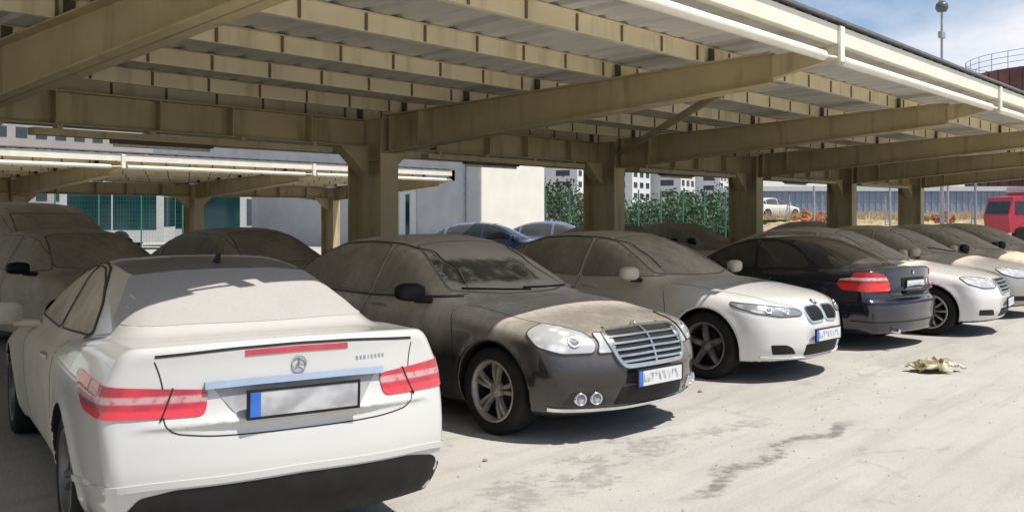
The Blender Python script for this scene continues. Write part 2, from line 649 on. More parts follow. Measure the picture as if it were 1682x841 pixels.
    def body(s, paint, under, parent, name='body'):
        """The painted shell, arch linings and shut lines as one mesh."""
        P, Q, N = s.P, s.Q, s.N
        me = bpy.data.meshes.new(name)
        nv = len(P)
        ev = s.extra.v; ef = s.extra.f
        me.from_pydata([tuple(v) for v in P] + [tuple(v) for v in ev], [], [tuple(int(i) for i in q) for q in Q] + [[i + nv for i in f] for f in ef])
        for m in (paint, under, M['gap']): me.materials.append(m)
        c = P[Q].mean(1); n = N[Q].mean(1)
        p = s.p
        mi = np.zeros(len(Q) + len(ef), int)
        for xa in (p['wb'] / 2, -p['wb'] / 2):
            d = np.sqrt((c[:, 0] - xa) ** 2 + (c[:, 2] - p['rw']) ** 2)
            mi[:len(Q)][(d < p['arch'] + 0.004) & (np.abs(n[:, 1]) < 0.4)] = 1
            mi[:len(Q)][(d < p['arch'] - 0.015)] = 1
        mi[:len(Q)][(n[:, 2] < -0.7) & (c[:, 2] < 0.35)] = 1
        if len(ef): mi[len(Q):] = 2
        me.polygons.foreach_set('material_index', mi)
        me.polygons.foreach_set('use_smooth', np.ones(len(mi), bool))
        me.update()
        nn = np.zeros((nv + len(ev), 3)); nn[:nv] = N
        if len(ev):
            b = np.empty((nv + len(ev)) * 3); me.vertex_normals.foreach_get('vector', b)
            nn[nv:] = b.reshape(-1, 3)[nv:]
        me.normals_split_custom_set_from_vertices([tuple(v) for v in nn])
        return link(name, me, parent)


def inside_poly(q, pts):
    c = False
    n = len(pts)
    for i in range(n):
        a, b = pts[i], pts[(i + 1) % n]
        if (a.y > q.y) != (b.y > q.y) and q.x < (b.x - a.x) * (q.y - a.y) / (b.y - a.y) + a.x: c = not c
    return c


def round_poly(pts, r, n=5):
    out = []
    m = len(pts)
    for i in range(m):
        p, a, b = pts[i], pts[i - 1], pts[(i + 1) % m]
        da, db = (a - p), (b - p)
        ra = min(r, da.length * 0.45); rb = min(r, db.length * 0.45)
        A_, B_ = p + da.normalized() * ra, p + db.normalized() * rb
        for j in range(n + 1):
            t = j / n
            out.append(A_ * (1 - t) ** 2 + p * 2 * t * (1 - t) + B_ * t * t)
    return out


def round_line(pts, r, n=6):
    out = [pts[0]]
    for i in range(1, len(pts) - 1):
        p, a, b = pts[i], pts[i - 1], pts[i + 1]
        da, db = a - p, b - p
        k = min(r, da.length * 0.48, db.length * 0.48)
        A_, B_ = p + da.normalized() * k, p + db.normalized() * k
        for j in range(n + 1):
            t = j / n
            out.append(A_ * (1 - t) ** 2 + p * 2 * t * (1 - t) + B_ * t * t)
    out.append(pts[-1])
    return out


def mirror_poly(poly): return [(-u, v) for u, v in reversed(poly)]


# ------------------------------------------------------------------ wheels
def tyre_mesh(r, rr, w):
    mb = MB()
    h = w / 2
    mb.lathe([(rr - 0.01, -h * .8), (rr, -h * .95), (rr + 0.03, -h), (r - 0.03, -h), (r - 0.008, -h * .86), (r, -h * .6), (r, 0), (r, h * .6),
              (r - 0.008, h * .86), (r - 0.03, h), (rr + 0.03, h), (rr, h * .95), (rr - 0.01, h * .8)], 56)
    return mb.mesh('tyre', M['tyre'])


def rim_mesh(rr, w, style, mat):
    """Alloy rim facing +y: barrel, lip, spokes, hub; dark disc and drum behind."""
    mb = MB()
    h = w / 2
    mb.lathe([(rr + 0.002, h * .96), (rr - 0.006, h * 1.0), (rr - 0.02, h * .93), (rr - 0.03, h * .6)], 56, 0)
    mb.lathe([(rr - 0.03, h * .6), (rr - 0.045, -h * .9)], 56, 1)
    mb.lathe([(0.0, h * .02), (0.15, h * .02), (0.15, -h * .2)], 32, 1)
    mb.lathe([(0.0, -h * .5), (rr - 0.04, -h * .5)], 32, 1)
    mb.lathe([(0.0, h * .74), (0.026, h * .74), (0.03, h * .68)], 20, 0)
    mb.lathe([(0.03, h * .68), (0.055, h * .66), (0.065, h * .3)], 28, 0)

    def bar(a0, a1, w0, w1, y0, y1, d=0.03):
        p0 = Vector((math.cos(a0), 0, math.sin(a0))); p1 = Vector((math.cos(a1), 0, math.sin(a1)))
        s0 = p0 * 0.035; e0 = p1 * (rr - 0.022)
        t = (e0 - s0).normalized(); n = Vector((-t.z, 0, t.x))
        vs = []
        for c, ww, yy in ((s0, w0, y0), ((s0 + e0) / 2, (w0 + w1) / 2, (y0 + y1) / 2 + 0.012), (e0, w1, y1)):
            vs += [c - n * ww / 2 + Vector((0, yy - d, 0)), c - n * ww * .32 + Vector((0, yy, 0)), c + n * ww * .32 + Vector((0, yy, 0)), c + n * ww / 2 + Vector((0, yy - d, 0))]
        fs = []
        for k in (0, 4):
            fs += [(k, k + 1, k + 5, k + 4), (k + 1, k + 2, k + 6, k + 5), (k + 2, k + 3, k + 7, k + 6), (k + 3, k, k + 4, k + 7)]
        mb.add(vs, fs, 0)
    n = 5 if style in ('twin', 'five') else 10
    for i in range(n):
        a = 2 * math.pi * i / n + 0.3
        if style == 'twin':
            for dd in (-0.16, 0.16): bar(a + dd * 1.3, a + dd, 0.03, 0.046, h * .62, h * .8)
        elif style == 'five':
            bar(a, a, 0.075, 0.062, h * .62, h * .8)
        else:
            bar(a, a, 0.03, 0.035, h * .6, h * .8)
    return mb.mesh('rim', [mat, M['rim_dark']])


def add_wheels(root, p, style, mat, steer=0.0):
    r, w = p['rw'], p.get('tw', 0.235)
    rr = r * p.get('rimk', 0.70)
    tm, rm = tyre_mesh(r, rr, w), rim_mesh(rr, w, style, mat)
    yo = p['width'] / 2 - w / 2 - 0.018
    for xa in (p['wb'] / 2, -p['wb'] / 2):
        for sd in (1, -1):
            e = empty('wheel', (xa, sd * yo, r), (0 if sd > 0 else math.pi) + (steer if xa > 0 else 0), root)
            link('tyre', tm, e)
            o = link('rim', rm, e)
            o.rotation_euler = (0, random.random() * 3, 0)


def mirror_part(root, p, x, z, paint, y=None, parent_name='side_mirror', arm=None, sides=(1, -1)):
    for sd in sides:
        mb = MB()
        y0 = (y or p['width'] / 2 - 0.02)
        prof = [(0.0, 0.75), (0.05, 0.98), (0.14, 1.0), (0.2, 0.86), (0.235, 0.55)]
        vs, fs = [], []
        seg = 14
        for t, k in prof:
            for i in range(seg):
                a = 2 * math.pi * i / seg
                ca, sa = math.cos(a), math.sin(a)
                # rounded box section, flatter towards the glass
                ex = math.copysign(abs(ca) ** 0.6, ca) * 0.085 * k
                ez = math.copysign(abs(sa) ** 0.6, sa) * 0.073 * k
                if ex < 0: ex *= 0.45
                vs.append((x + ex - 0.25 * t * t, sd * (y0 + 0.04 + t), z + ez + 0.06 * t * (1 - t * 2)))
        for k in range(len(prof) - 1):
            for i in range(seg):
                j = (i + 1) % seg
                fs.append((k * seg + i, k * seg + j, (k + 1) * seg + j, (k + 1) * seg + i))
        fs += [tuple(range(seg)), tuple((len(prof) - 1) * seg + i for i in range(seg - 1, -1, -1))]
        mb.add(vs, fs, 0, True)
        o = mb.build(parent_name, paint, root)
        st = MB()
        st.tube((x - 0.0, sd * (y0 - 0.07), z - 0.075), (x, sd * (y0 + 0.09), z - 0.055), 0.026, 0.03, 8)
        st.build('mirror_arm', arm or M['black'], o)
        gl = MB()
        gl.box(x - 0.058, x - 0.05, min(sd * (y0 + 0.055), sd * (y0 + 0.22)), max(sd * (y0 + 0.055), sd * (y0 + 0.22)), z - 0.045, z + 0.062)
        gl.build('mirror_glass', M['mglass'], o)


M['mglass'] = simple('mirror_glass', (0.3, 0.28, 0.25), 0.25, 0.6)


def plate(root, x, z, back, mat, y=0.0, tilt=0.0, w=0.52, h=0.112, blue=True):
    """A number plate facing +x (or -x when back)."""
    d = -1 if back else 1
    o = MB()
    o.box(-0.006, 0.006, -w / 2, w / 2, -h / 2, h / 2)
    po = o.build('license_plate', mat, root, (x, y, z))
    po.rotation_euler = (0, d * tilt, 0)
    fr = MB()
    for a, b, c, e in ((-w / 2 - .012, w / 2 + .012, h / 2, h / 2 + .012), (-w / 2 - .012, w / 2 + .012, -h / 2 - .012, -h / 2),
                       (-w / 2 - .012, -w / 2, -h / 2, h / 2), (w / 2, w / 2 + .012, -h / 2, h / 2)):
        fr.box(-0.008, 0.008, a, b, c, e)
    fr.build('plate_frame', M['black'], po)
    if blue:
        b = MB()
        # blue band at the reader's left
        l0 = (w / 2 - 0.05, w / 2) if back else (-w / 2, -w / 2 + 0.05)
        b.box(-0.0085, 0.0085, l0[0] + .001, l0[1] - .001, -h / 2 + .001, h / 2 - .001)
        b.build('blue_band', M['plate_blue'], po)
    return po


def star(root, hit, n, r):
    """Ring with three tapering rays, standing on a face."""
    mb = MB()
    q = Vector(n).to_track_quat('Z', 'Y').to_matrix().to_4x4()
    Mx = Matrix.Translation(Vector(hit) + Vector(n) * 0.006) @ q
    seg = 28
    vs, fs = [], []
    for i in range(seg):
        a = 2 * math.pi * i / seg
        for rr, zz in ((r * .86, 0), (r * .9, .005), (r, .005), (r * 1.02, 0)):
            vs.append(Mx @ Vector((rr * math.cos(a), rr * math.sin(a), zz)))
    for i in range(seg):
        j = (i + 1) % seg
        for k in range(3): fs.append((i * 4 + k, j * 4 + k, j * 4 + k + 1, i * 4 + k + 1))
    mb.add(vs, fs)
    for k in range(3):
        a = math.pi / 2 + k * 2 * math.pi / 3
        tip = Vector((r * .9 * math.cos(a), r * .9 * math.sin(a), .003))
        b1 = Vector((r * .16 * math.cos(a + math.pi / 3), r * .16 * math.sin(a + math.pi / 3), .001))
        b2 = Vector((r * .16 * math.cos(a - math.pi / 3), r * .16 * math.sin(a - math.pi / 3), .001))
        mid = Vector((0, 0, .008))
        mb.add([Mx @ v for v in (tip, b1, mid, b2)], [(0, 1, 2), (0, 2, 3)])
    return mb.build('emblem', M['badge'], root)


def roundel(root, hit, n, r):
    mb = MB()
    q = Vector(n).to_track_quat('Z', 'Y').to_matrix().to_4x4()
    Mx = Matrix.Translation(Vector(hit) + Vector(n) * 0.003) @ q
    seg = 32
    def ring(r0, r1, z, mi, a0=0, a1=seg):
        for i in range(a0, a1):
            a, b = 2 * math.pi * i / seg, 2 * math.pi * (i + 1) / seg
            pts = [(r0, a), (r1, a), (r1, b), (r0, b)] if r0 > 0 else [(r1, a), (r1, b), (0, 0)]
            mb.add([Mx @ Vector((rr * math.cos(t), rr * math.sin(t), z)) for rr, t in pts], [tuple(range(len(pts)))], mi)
    ring(r * .92, r, .004, 0)
    ring(r * .6, r * .92, .003, 1)
    for k in range(4): ring(0, r * .6, .0035, 2 if k % 2 else 3, k * 8, k * 8 + 8)
    return mb.build('emblem', [M['chrome'], M['black'], M['badge_blue'], M['plate']], root)


# ------------------------------------------------------------------ car models
def model_coupe():
    return dict(width=1.786, height=1.40, wb=2.76, rw=0.325, arch=0.365, zbot=0.17, cf=0.50, cr=0.27, rise=0.0, tw=0.24,
        deck=[(2.25, .58), (2.15, .66), (1.95, .76), (1.4, .87), (.9, .96), (.6, .975), (-.2, .94), (-.8, .965), (-1.3, 1.02), (-1.75, 1.06), (-2.1, 1.068), (-2.35, 1.08), (-2.6, 1.085)],
        roof=[(1.3, .74), (.95, .93), (.5, 1.17), (.15, 1.315), (-.25, 1.385), (-.6, 1.398), (-1.0, 1.372), (-1.4, 1.285), (-1.75, 1.175), (-2.0, 1.085), (-2.2, .99), (-2.35, .86)],
        prof=[(.1, .86), (.2, .905), (.3, .955), (.45, .982), (.6, .997), (.7, 1.0), (.78, .997), (.86, .982), (.95, .94), (1.1, .85)],
        plan=[(2.3, .88), (1.8, .965), (1.2, .99), (0, .985), (-.9, .995), (-1.4, 1.0), (-1.9, .985), (-2.3, .94), (-2.6, .88)],
        front=[(.1, 2.02), (.25, 2.14), (.4, 2.2), (.55, 2.21), (.7, 2.14), (.9, 1.95)],
        rear=[(.1, -2.34), (.25, -2.41), (.38, -2.475), (.5, -2.49), (.62, -2.474), (.76, -2.44), (.9, -2.412), (1.02, -2.40), (1.12, -2.40)],
        gw=[(.7, .86), (.9, .80), (1.05, .725), (1.2, .635), (1.35, .545), (1.5, .45)],
        gplan=[(1.2, .93), (.6, .99), (0, 1), (-.6, 1.0), (-1.1, .98), (-1.6, .94), (-2.1, .89)],
        xm=-.35, cw=.24, cb=.22, rc=.09, kg=.11, kt=.11, ktr=.055, kr=.055, kf=.14, crown=.08, rcrown=.028)


def model_sedan():
    return dict(width=1.854, height=1.475, wb=2.874, rw=0.332, arch=0.372, zbot=0.17, cf=0.40, cr=0.36, rise=0.012, tw=0.24,
        deck=[(2.3, .70), (2.2, .765), (2.0, .83), (1.5, .92), (1.0, .99), (.6, 1.0), (-.5, .97), (-1.2, .995), (-1.75, 1.04), (-2.2, 1.06), (-2.5, 1.055), (-2.75, 1.04)],
        roof=[(1.4, .77), (1.0, .98), (.6, 1.18), (.25, 1.345), (-.1, 1.44), (-.5, 1.472), (-.9, 1.45), (-1.3, 1.36), (-1.7, 1.2), (-2.0, 1.07), (-2.3, .93)],
        prof=[(.1, .87), (.2, .91), (.3, .958), (.45, .985), (.62, 1.0), (.72, .998), (.8, .985), (.9, .955), (1.0, .915), (1.15, .83)],
        plan=[(2.4, .88), (1.9, .955), (1.3, .985), (.4, .995), (-.6, 1.0), (-1.4, .995), (-2.0, .965), (-2.5, .91), (-2.7, .87)],
        front=[(.1, 2.10), (.22, 2.2), (.35, 2.265), (.5, 2.28), (.65, 2.245), (.8, 2.19), (.95, 2.06)],
        rear=[(.1, -2.45), (.25, -2.54), (.4, -2.59), (.55, -2.595), (.65, -2.56), (.8, -2.52), (.95, -2.5), (1.1, -2.46)],
        gw=[(.7, .89), (.95, .83), (1.1, .765), (1.25, .685), (1.4, .60), (1.55, .50)],
        gplan=[(1.3, .93), (.7, .99), (0, 1), (-.8, .99), (-1.4, .94), (-1.9, .85), (-2.4, .75)],
        xm=-.4, cw=.24, cb=.2, rc=.08, kg=.10, kt=.10, kr=.07, kf=.10, crown=.085, rcrown=.05)


def model_bmw():
    p = model_sedan()
    p.update(width=1.86, height=1.465, wb=2.968, rw=0.34, arch=0.378, cf=0.46, kf=.13, kt=.12,
        deck=[(2.4, .68), (2.28, .76), (2.05, .835), (1.55, .925), (1.05, .985), (.6, 1.0), (-.5, .965), (-1.2, .99), (-1.8, 1.03), (-2.3, 1.06), (-2.55, 1.055), (-2.8, 1.04)],
        roof=[(1.4, .77), (1.02, .97), (.6, 1.185), (.22, 1.35), (-.15, 1.44), (-.55, 1.464), (-.95, 1.44), (-1.35, 1.345), (-1.75, 1.2), (-2.05, 1.07), (-2.35, .93)],
        front=[(.1, 2.16), (.22, 2.27), (.35, 2.325), (.5, 2.335), (.62, 2.32), (.75, 2.27), (.9, 2.14)],
        rear=[(.1, -2.45), (.25, -2.52), (.4, -2.565), (.55, -2.57), (.65, -2.54), (.8, -2.5), (.95, -2.48), (1.1, -2.44)])
    return p


def model_navy():
    p = model_coupe()
    p.update(width=1.757, height=1.372, wb=2.725, rw=0.325, arch=0.36, cr=0.30, cf=.42, kr=.06, kt=.09,
        deck=[(2.25, .62), (2.1, .71), (1.9, .77), (1.4, .86), (.9, .94), (.6, .95), (-.2, .92), (-.8, .94), (-1.3, .965), (-1.75, .99), (-2.1, 1.005), (-2.25, 1.01), (-2.5, 1.0)],
        roof=[(1.3, .71), (.95, .90), (.5, 1.14), (.15, 1.29), (-.25, 1.36), (-.6, 1.372), (-.9, 1.345), (-1.25, 1.24), (-1.55, 1.105), (-1.8, .985), (-2.1, .84)],
        rear=[(.1, -2.2), (.25, -2.26), (.38, -2.285), (.52, -2.29), (.58, -2.28), (.64, -2.225), (.75, -2.215), (.9, -2.21), (1.05, -2.2)],
        plan=[(2.3, .88), (1.8, .965), (1.2, .99), (0, .985), (-.9, .995), (-1.4, 1.0), (-1.9, .985), (-2.2, .95), (-2.4, .9)])
    return p


def model_small():
    p = model_sedan()
    p.update(width=1.80, height=1.47, wb=2.7, zbot=.18,
        deck=[(2.1, .70), (2.0, .765), (1.8, .84), (1.35, .93), (.95, 1.0), (.6, 1.0), (-.5, .97), (-1.1, .995), (-1.6, 1.03), (-2.0, 1.06), (-2.25, 1.05), (-2.4, 1.04)],
        front=[(.1, 1.98), (.22, 2.08), (.35, 2.14), (.5, 2.15), (.65, 2.12), (.8, 2.06), (.95, 1.94)],
        rear=[(.1, -2.1), (.25, -2.18), (.4, -2.22), (.55, -2.225), (.65, -2.2), (.8, -2.17), (.95, -2.15), (1.1, -2.12)],
        plan=[(2.2, .88), (1.7, .96), (1.2, .985), (.4, .995), (-.6, 1.0), (-1.4, .99), (-1.9, .95), (-2.3, .89)])
    return p


def model_suv():
    p = model_sedan()
    p.update(width=1.9, height=1.86, wb=2.8, rw=.37, arch=.42, zbot=.25,
        deck=[(2.3, .95), (2.2, 1.0), (2.0, 1.05), (1.5, 1.12), (1.1, 1.17), (.6, 1.18), (-.5, 1.15), (-1.2, 1.17), (-1.75, 1.2), (-2.2, 1.2), (-2.5, 1.2)],
        roof=[(1.5, .9), (1.15, 1.15), (.8, 1.4), (.45, 1.66), (.15, 1.79), (-.3, 1.85), (-1.0, 1.86), (-1.7, 1.83), (-2.05, 1.74), (-2.2, 1.45), (-2.32, 1.1)],
        prof=[(.2, .88), (.3, .92), (.4, .965), (.6, .99), (.8, 1.0), (.95, .995), (1.1, .965), (1.2, .93), (1.35, .85)],
        gw=[(.9, .93), (1.15, .86), (1.35, .80), (1.55, .73), (1.75, .66), (1.95, .58)],
        gplan=[(1.3, .94), (.7, .99), (0, 1), (-.8, 1.0), (-1.6, .97), (-2.2, .92), (-2.5, .9)],
        front=[(.1, 2.1), (.3, 2.2), (.45, 2.26), (.65, 2.27), (.85, 2.24), (1.0, 2.18), (1.15, 2.05)],
        rear=[(.1, -2.3), (.3, -2.38), (.5, -2.42), (.7, -2.42), (.9, -2.38), (1.1, -2.35), (1.3, -2.32)], kt=.1)
    return p


# ------------------------------------------------------------------ shared fittings
def side_windows(sh, root, mat, polys, trim=None, trim_w=0.012, smat=None):
    for k in ('L', 'R'):
        for poly in polys:
            o = sh.patch('side_window', k, poly, mat, root, 0.003, 0.04, 0.012, rnd=0.05)
            seal(sh, k, poly, o, 0.012, 0.05, smat)
        if trim:
            mb = MB()
            for t in trim: sh.ribbon(k, t, trim_w, mb, 0, 0.007, 0.012)
            mb.build('window_trim', M['trimmat'], root)


M['trimmat'] = simple('window_trim_rubber', (0.035, 0.031, 0.026), 0.6)
M['seal'] = simple('dusty_glass_seal', (0.25, 0.215, 0.165), 0.8)


def seal(sh, kind, poly, parent, w=0.022, rnd=0.04, mat=None):
    mb = MB()
    pts = round_poly([Vector(q) for q in poly], rnd)
    sh.ribbon(kind, [tuple(q) for q in pts], w, mb, 0, 0.005, 0.012, True)
    mb.build('glass_seal', mat or M['seal'], parent)


def door_lines(sh, lines):
    for k in ('L', 'R'):
        for ln in lines: sh.ribbon(k, ln, 0.007, sh.extra, 0, 0.0012, 0.006)


def handles(sh, root, xs, z, mat):
    for k, sd in (('L', 1), ('R', -1)):
        for x in xs:
            h, n = sh.ray(k, x, z)
            mb = MB()
            for i in range(5):
                pass
            prof = [(-.1, .0), (-.085, .018), (-.04, .028), (.04, .028), (.085, .018), (.1, .0)]
            vs, fs = [], []
            for dx, o in prof:
                hh, nn = sh.ray(k, x + dx, z)
                c = hh + nn * (o + 0.001)
                for a in range(8):
                    t = 2 * math.pi * a / 8
                    vs.append(c + Vector((0, 0, .013 * math.sin(t))) + nn * (.008 * math.cos(t)))
            for i in range(len(prof) - 1):
                for a in range(8):
                    b = (a + 1) % 8
                    fs.append((i * 8 + a, i * 8 + b, (i + 1) * 8 + b, (i + 1) * 8 + a))
            mb.add(vs, fs, 0, True)
            mb.build('door_handle', mat, root)


def wipers(sh, root, x, ys):
    mb = MB()
    for (u0, v0), (u1, v1) in ys:
        sh.ribbon('F', [(u0, v0), (u1, v1)], 0.012, mb, 0, 0.016, 0.016)
    mb.build('wiper', M['black'], root)


def lamp_details(sh, lamp, poly, spots):
    """Dark rim round a headlamp and its ringed reflectors."""
    k = 60.0
    pts = round_poly([Vector((u / k, v)) for u, v in poly], 0.03)
    mb = MB()
    sh.ribbon('cF', [(q.x * k, q.y) for q in pts], 0.008, mb, 0, 0.0095, 0.02, True)
    mb.build('lamp_rim', M['trimmat'], lamp)
    for a, z, r in spots:
        h, n = sh.ray('cF', a, z)
        q = n.to_track_quat('Y', 'Z').to_matrix().to_4x4()
        mb = MB()
        mb.lathe([(0.0, .016), (r * .45, .014), (r * .7, .009)], 24, 1)
        mb.lathe([(r * .7, .009), (r * .82, .014), (r * .98, .012), (r, .006)], 24, 0)
        mb.v = [tuple(Matrix.Translation(h) @ q @ Vector(v)) for v in mb.v]
        mb.build('reflector', [M['grille_silver'], M['head_dark']], lamp)


# colours
WHITE = (0.66, 0.655, 0.635)
M['p_coupe'] = dusty('white_paint_dusty_front', (0.54, 0.535, 0.515), up=0.85, side=0.72, wash=(-0.8, -1.6), wash_keep=0.04)
M['g_coupe'] = dusty('dusty_rear_glass', (0.02, 0.022, 0.027), 0.08, 0, 0.6, up=0.82, side=0.7, dust=(0.46, 0.44, 0.42), even=True)
M['g_coupe_side'] = dusty('dusty_side_glass', (0.018, 0.019, 0.02), 0.08, 0, 0.6, up=0.9, side=0.62)
M['roof_coupe'] = dusty('dark_glass_roof', (0.012, 0.013, 0.017), 0.1, 0, 0.7, up=0.34, side=0.3, dust=(0.46, 0.44, 0.42))
M['p_brown'] = dusty('graphite_brown_paint', (0.030, 0.026, 0.028), 0.22, 0.35, 0.9, up=1.0, side=0.62, wash=(0.7, 1.45), wash_keep=0.10, wash_side=True, lowz=(.5, .85, .05), dust=(0.57, 0.51, 0.425))
M['g_brown'] = dusty('dusty_glass', (0.018, 0.02, 0.02), 0.08, 0, 0.6, up=0.74, side=0.30)
M['p_bmw'] = dusty('white_paint_dusty_back', WHITE, up=1.0, side=0.74, wash=(1.05, 1.45), wash_keep=0.06)
M['p_navy'] = dusty('navy_paint', (0.006, 0.009, 0.024), 0.12, 0.1, 1.0, up=0.02, side=0.01)
M['g_navy'] = dusty('dark_clean_glass', (0.012, 0.018, 0.02), 0.05, 0, 0.8, up=0.10, side=0.03)
M['p_white2'] = dusty('white_paint_cleaner_nose', WHITE, up=1.0, side=0.8, wash=(0.9, 1.3), wash_keep=0.06)
M['p_silver'] = dusty('grey_silver_paint', (0.3, 0.3, 0.3), 0.25, 0.5, 0.8, up=1.0, side=0.6, wash=(1.0, 1.6), wash_keep=0.25)
M['p_dark'] = dusty('dark_dusty_paint', (0.035, 0.035, 0.037), 0.3, 0.1, 0.8, up=1.0, side=0.8)
M['p_beige'] = dusty('beige_dusty_paint', (0.3, 0.28, 0.24), 0.3, 0.1, 0.6, up=1.0, side=0.85)
M['g_dusty'] = dusty('thickly_dusted_glass', (0.02, 0.022, 0.02), 0.1, 0, 0.5, up=0.88, side=0.28)
M['p_blue'] = dusty('blue_paint', (0.05, 0.11, 0.30), 0.2, 0.2, 1.0, up=0.12, side=0.1)
M['p_farwhite'] = dusty('plain_white_paint', WHITE, up=0.3, side=0.2)


def windshield_mat():
    """Dusted windscreen with a swept, clearer patch."""
    m = NT('dusted_windscreen')
    o = m.obj(); s = m.sep(o)
    n = m.noise(o, 7, 5)
    n2 = m.noise(o, 2.0, 3)
    # clearer area in the windscreen's own plane: y across, z up
    a = m.math('ABSOLUTE', m.math('ADD', s[1], m.math('MULTIPLY', s[2], 0.15)))
    r1 = m.ramp(m.math('ADD', a, m.ramp(n, 0.2, 0.8, -0.14, 0.14)), 0.44, 0.56, 1, 0)
    zz = m.math('ABSOLUTE', m.math('SUBTRACT', s[2], 1.185))
    r2 = m.ramp(m.math('ADD', zz, m.ramp(n2, 0.2, 0.8, -0.04, 0.04)), 0.07, 0.115, 1, 0)
    cl = m.math('MULTIPLY', r1, r2)
    cl = m.math('MULTIPLY', cl, m.ramp(n, 0.3, 0.55, 0.45, 1.0))
    d = m.mix(m.ramp(n2, 0.3, 0.7), (0.48, 0.43, 0.345), (0.57, 0.51, 0.415))
    f = m.math('SUBTRACT', 0.96, m.math('MULTIPLY', cl, 0.86))
    m.l(m.mix(f, (0.03, 0.038, 0.038), d), m.b.inputs['Base Color'])
    m.l(m.ramp(f, 0.2, 0.9, 0.18, 0.9), m.b.inputs['Roughness'])
    return m.mat


M['ws_brown'] = windshield_mat()


def win_sedan(dz=0.0):
    return [[(.83, 1.0), (.55, 1.165), (.2, 1.325), (-.08, 1.385), (-.16, 1.385), (-.2, .97)],
            [(-.25, .97), (-.21, 1.385), (-.55, 1.40), (-.95, 1.375), (-1.2, 1.31), (-1.28, 1.0)],
            [(-1.32, 1.005), (-1.25, 1.295), (-1.42, 1.22), (-1.62, 1.08), (-1.64, 1.03)]]


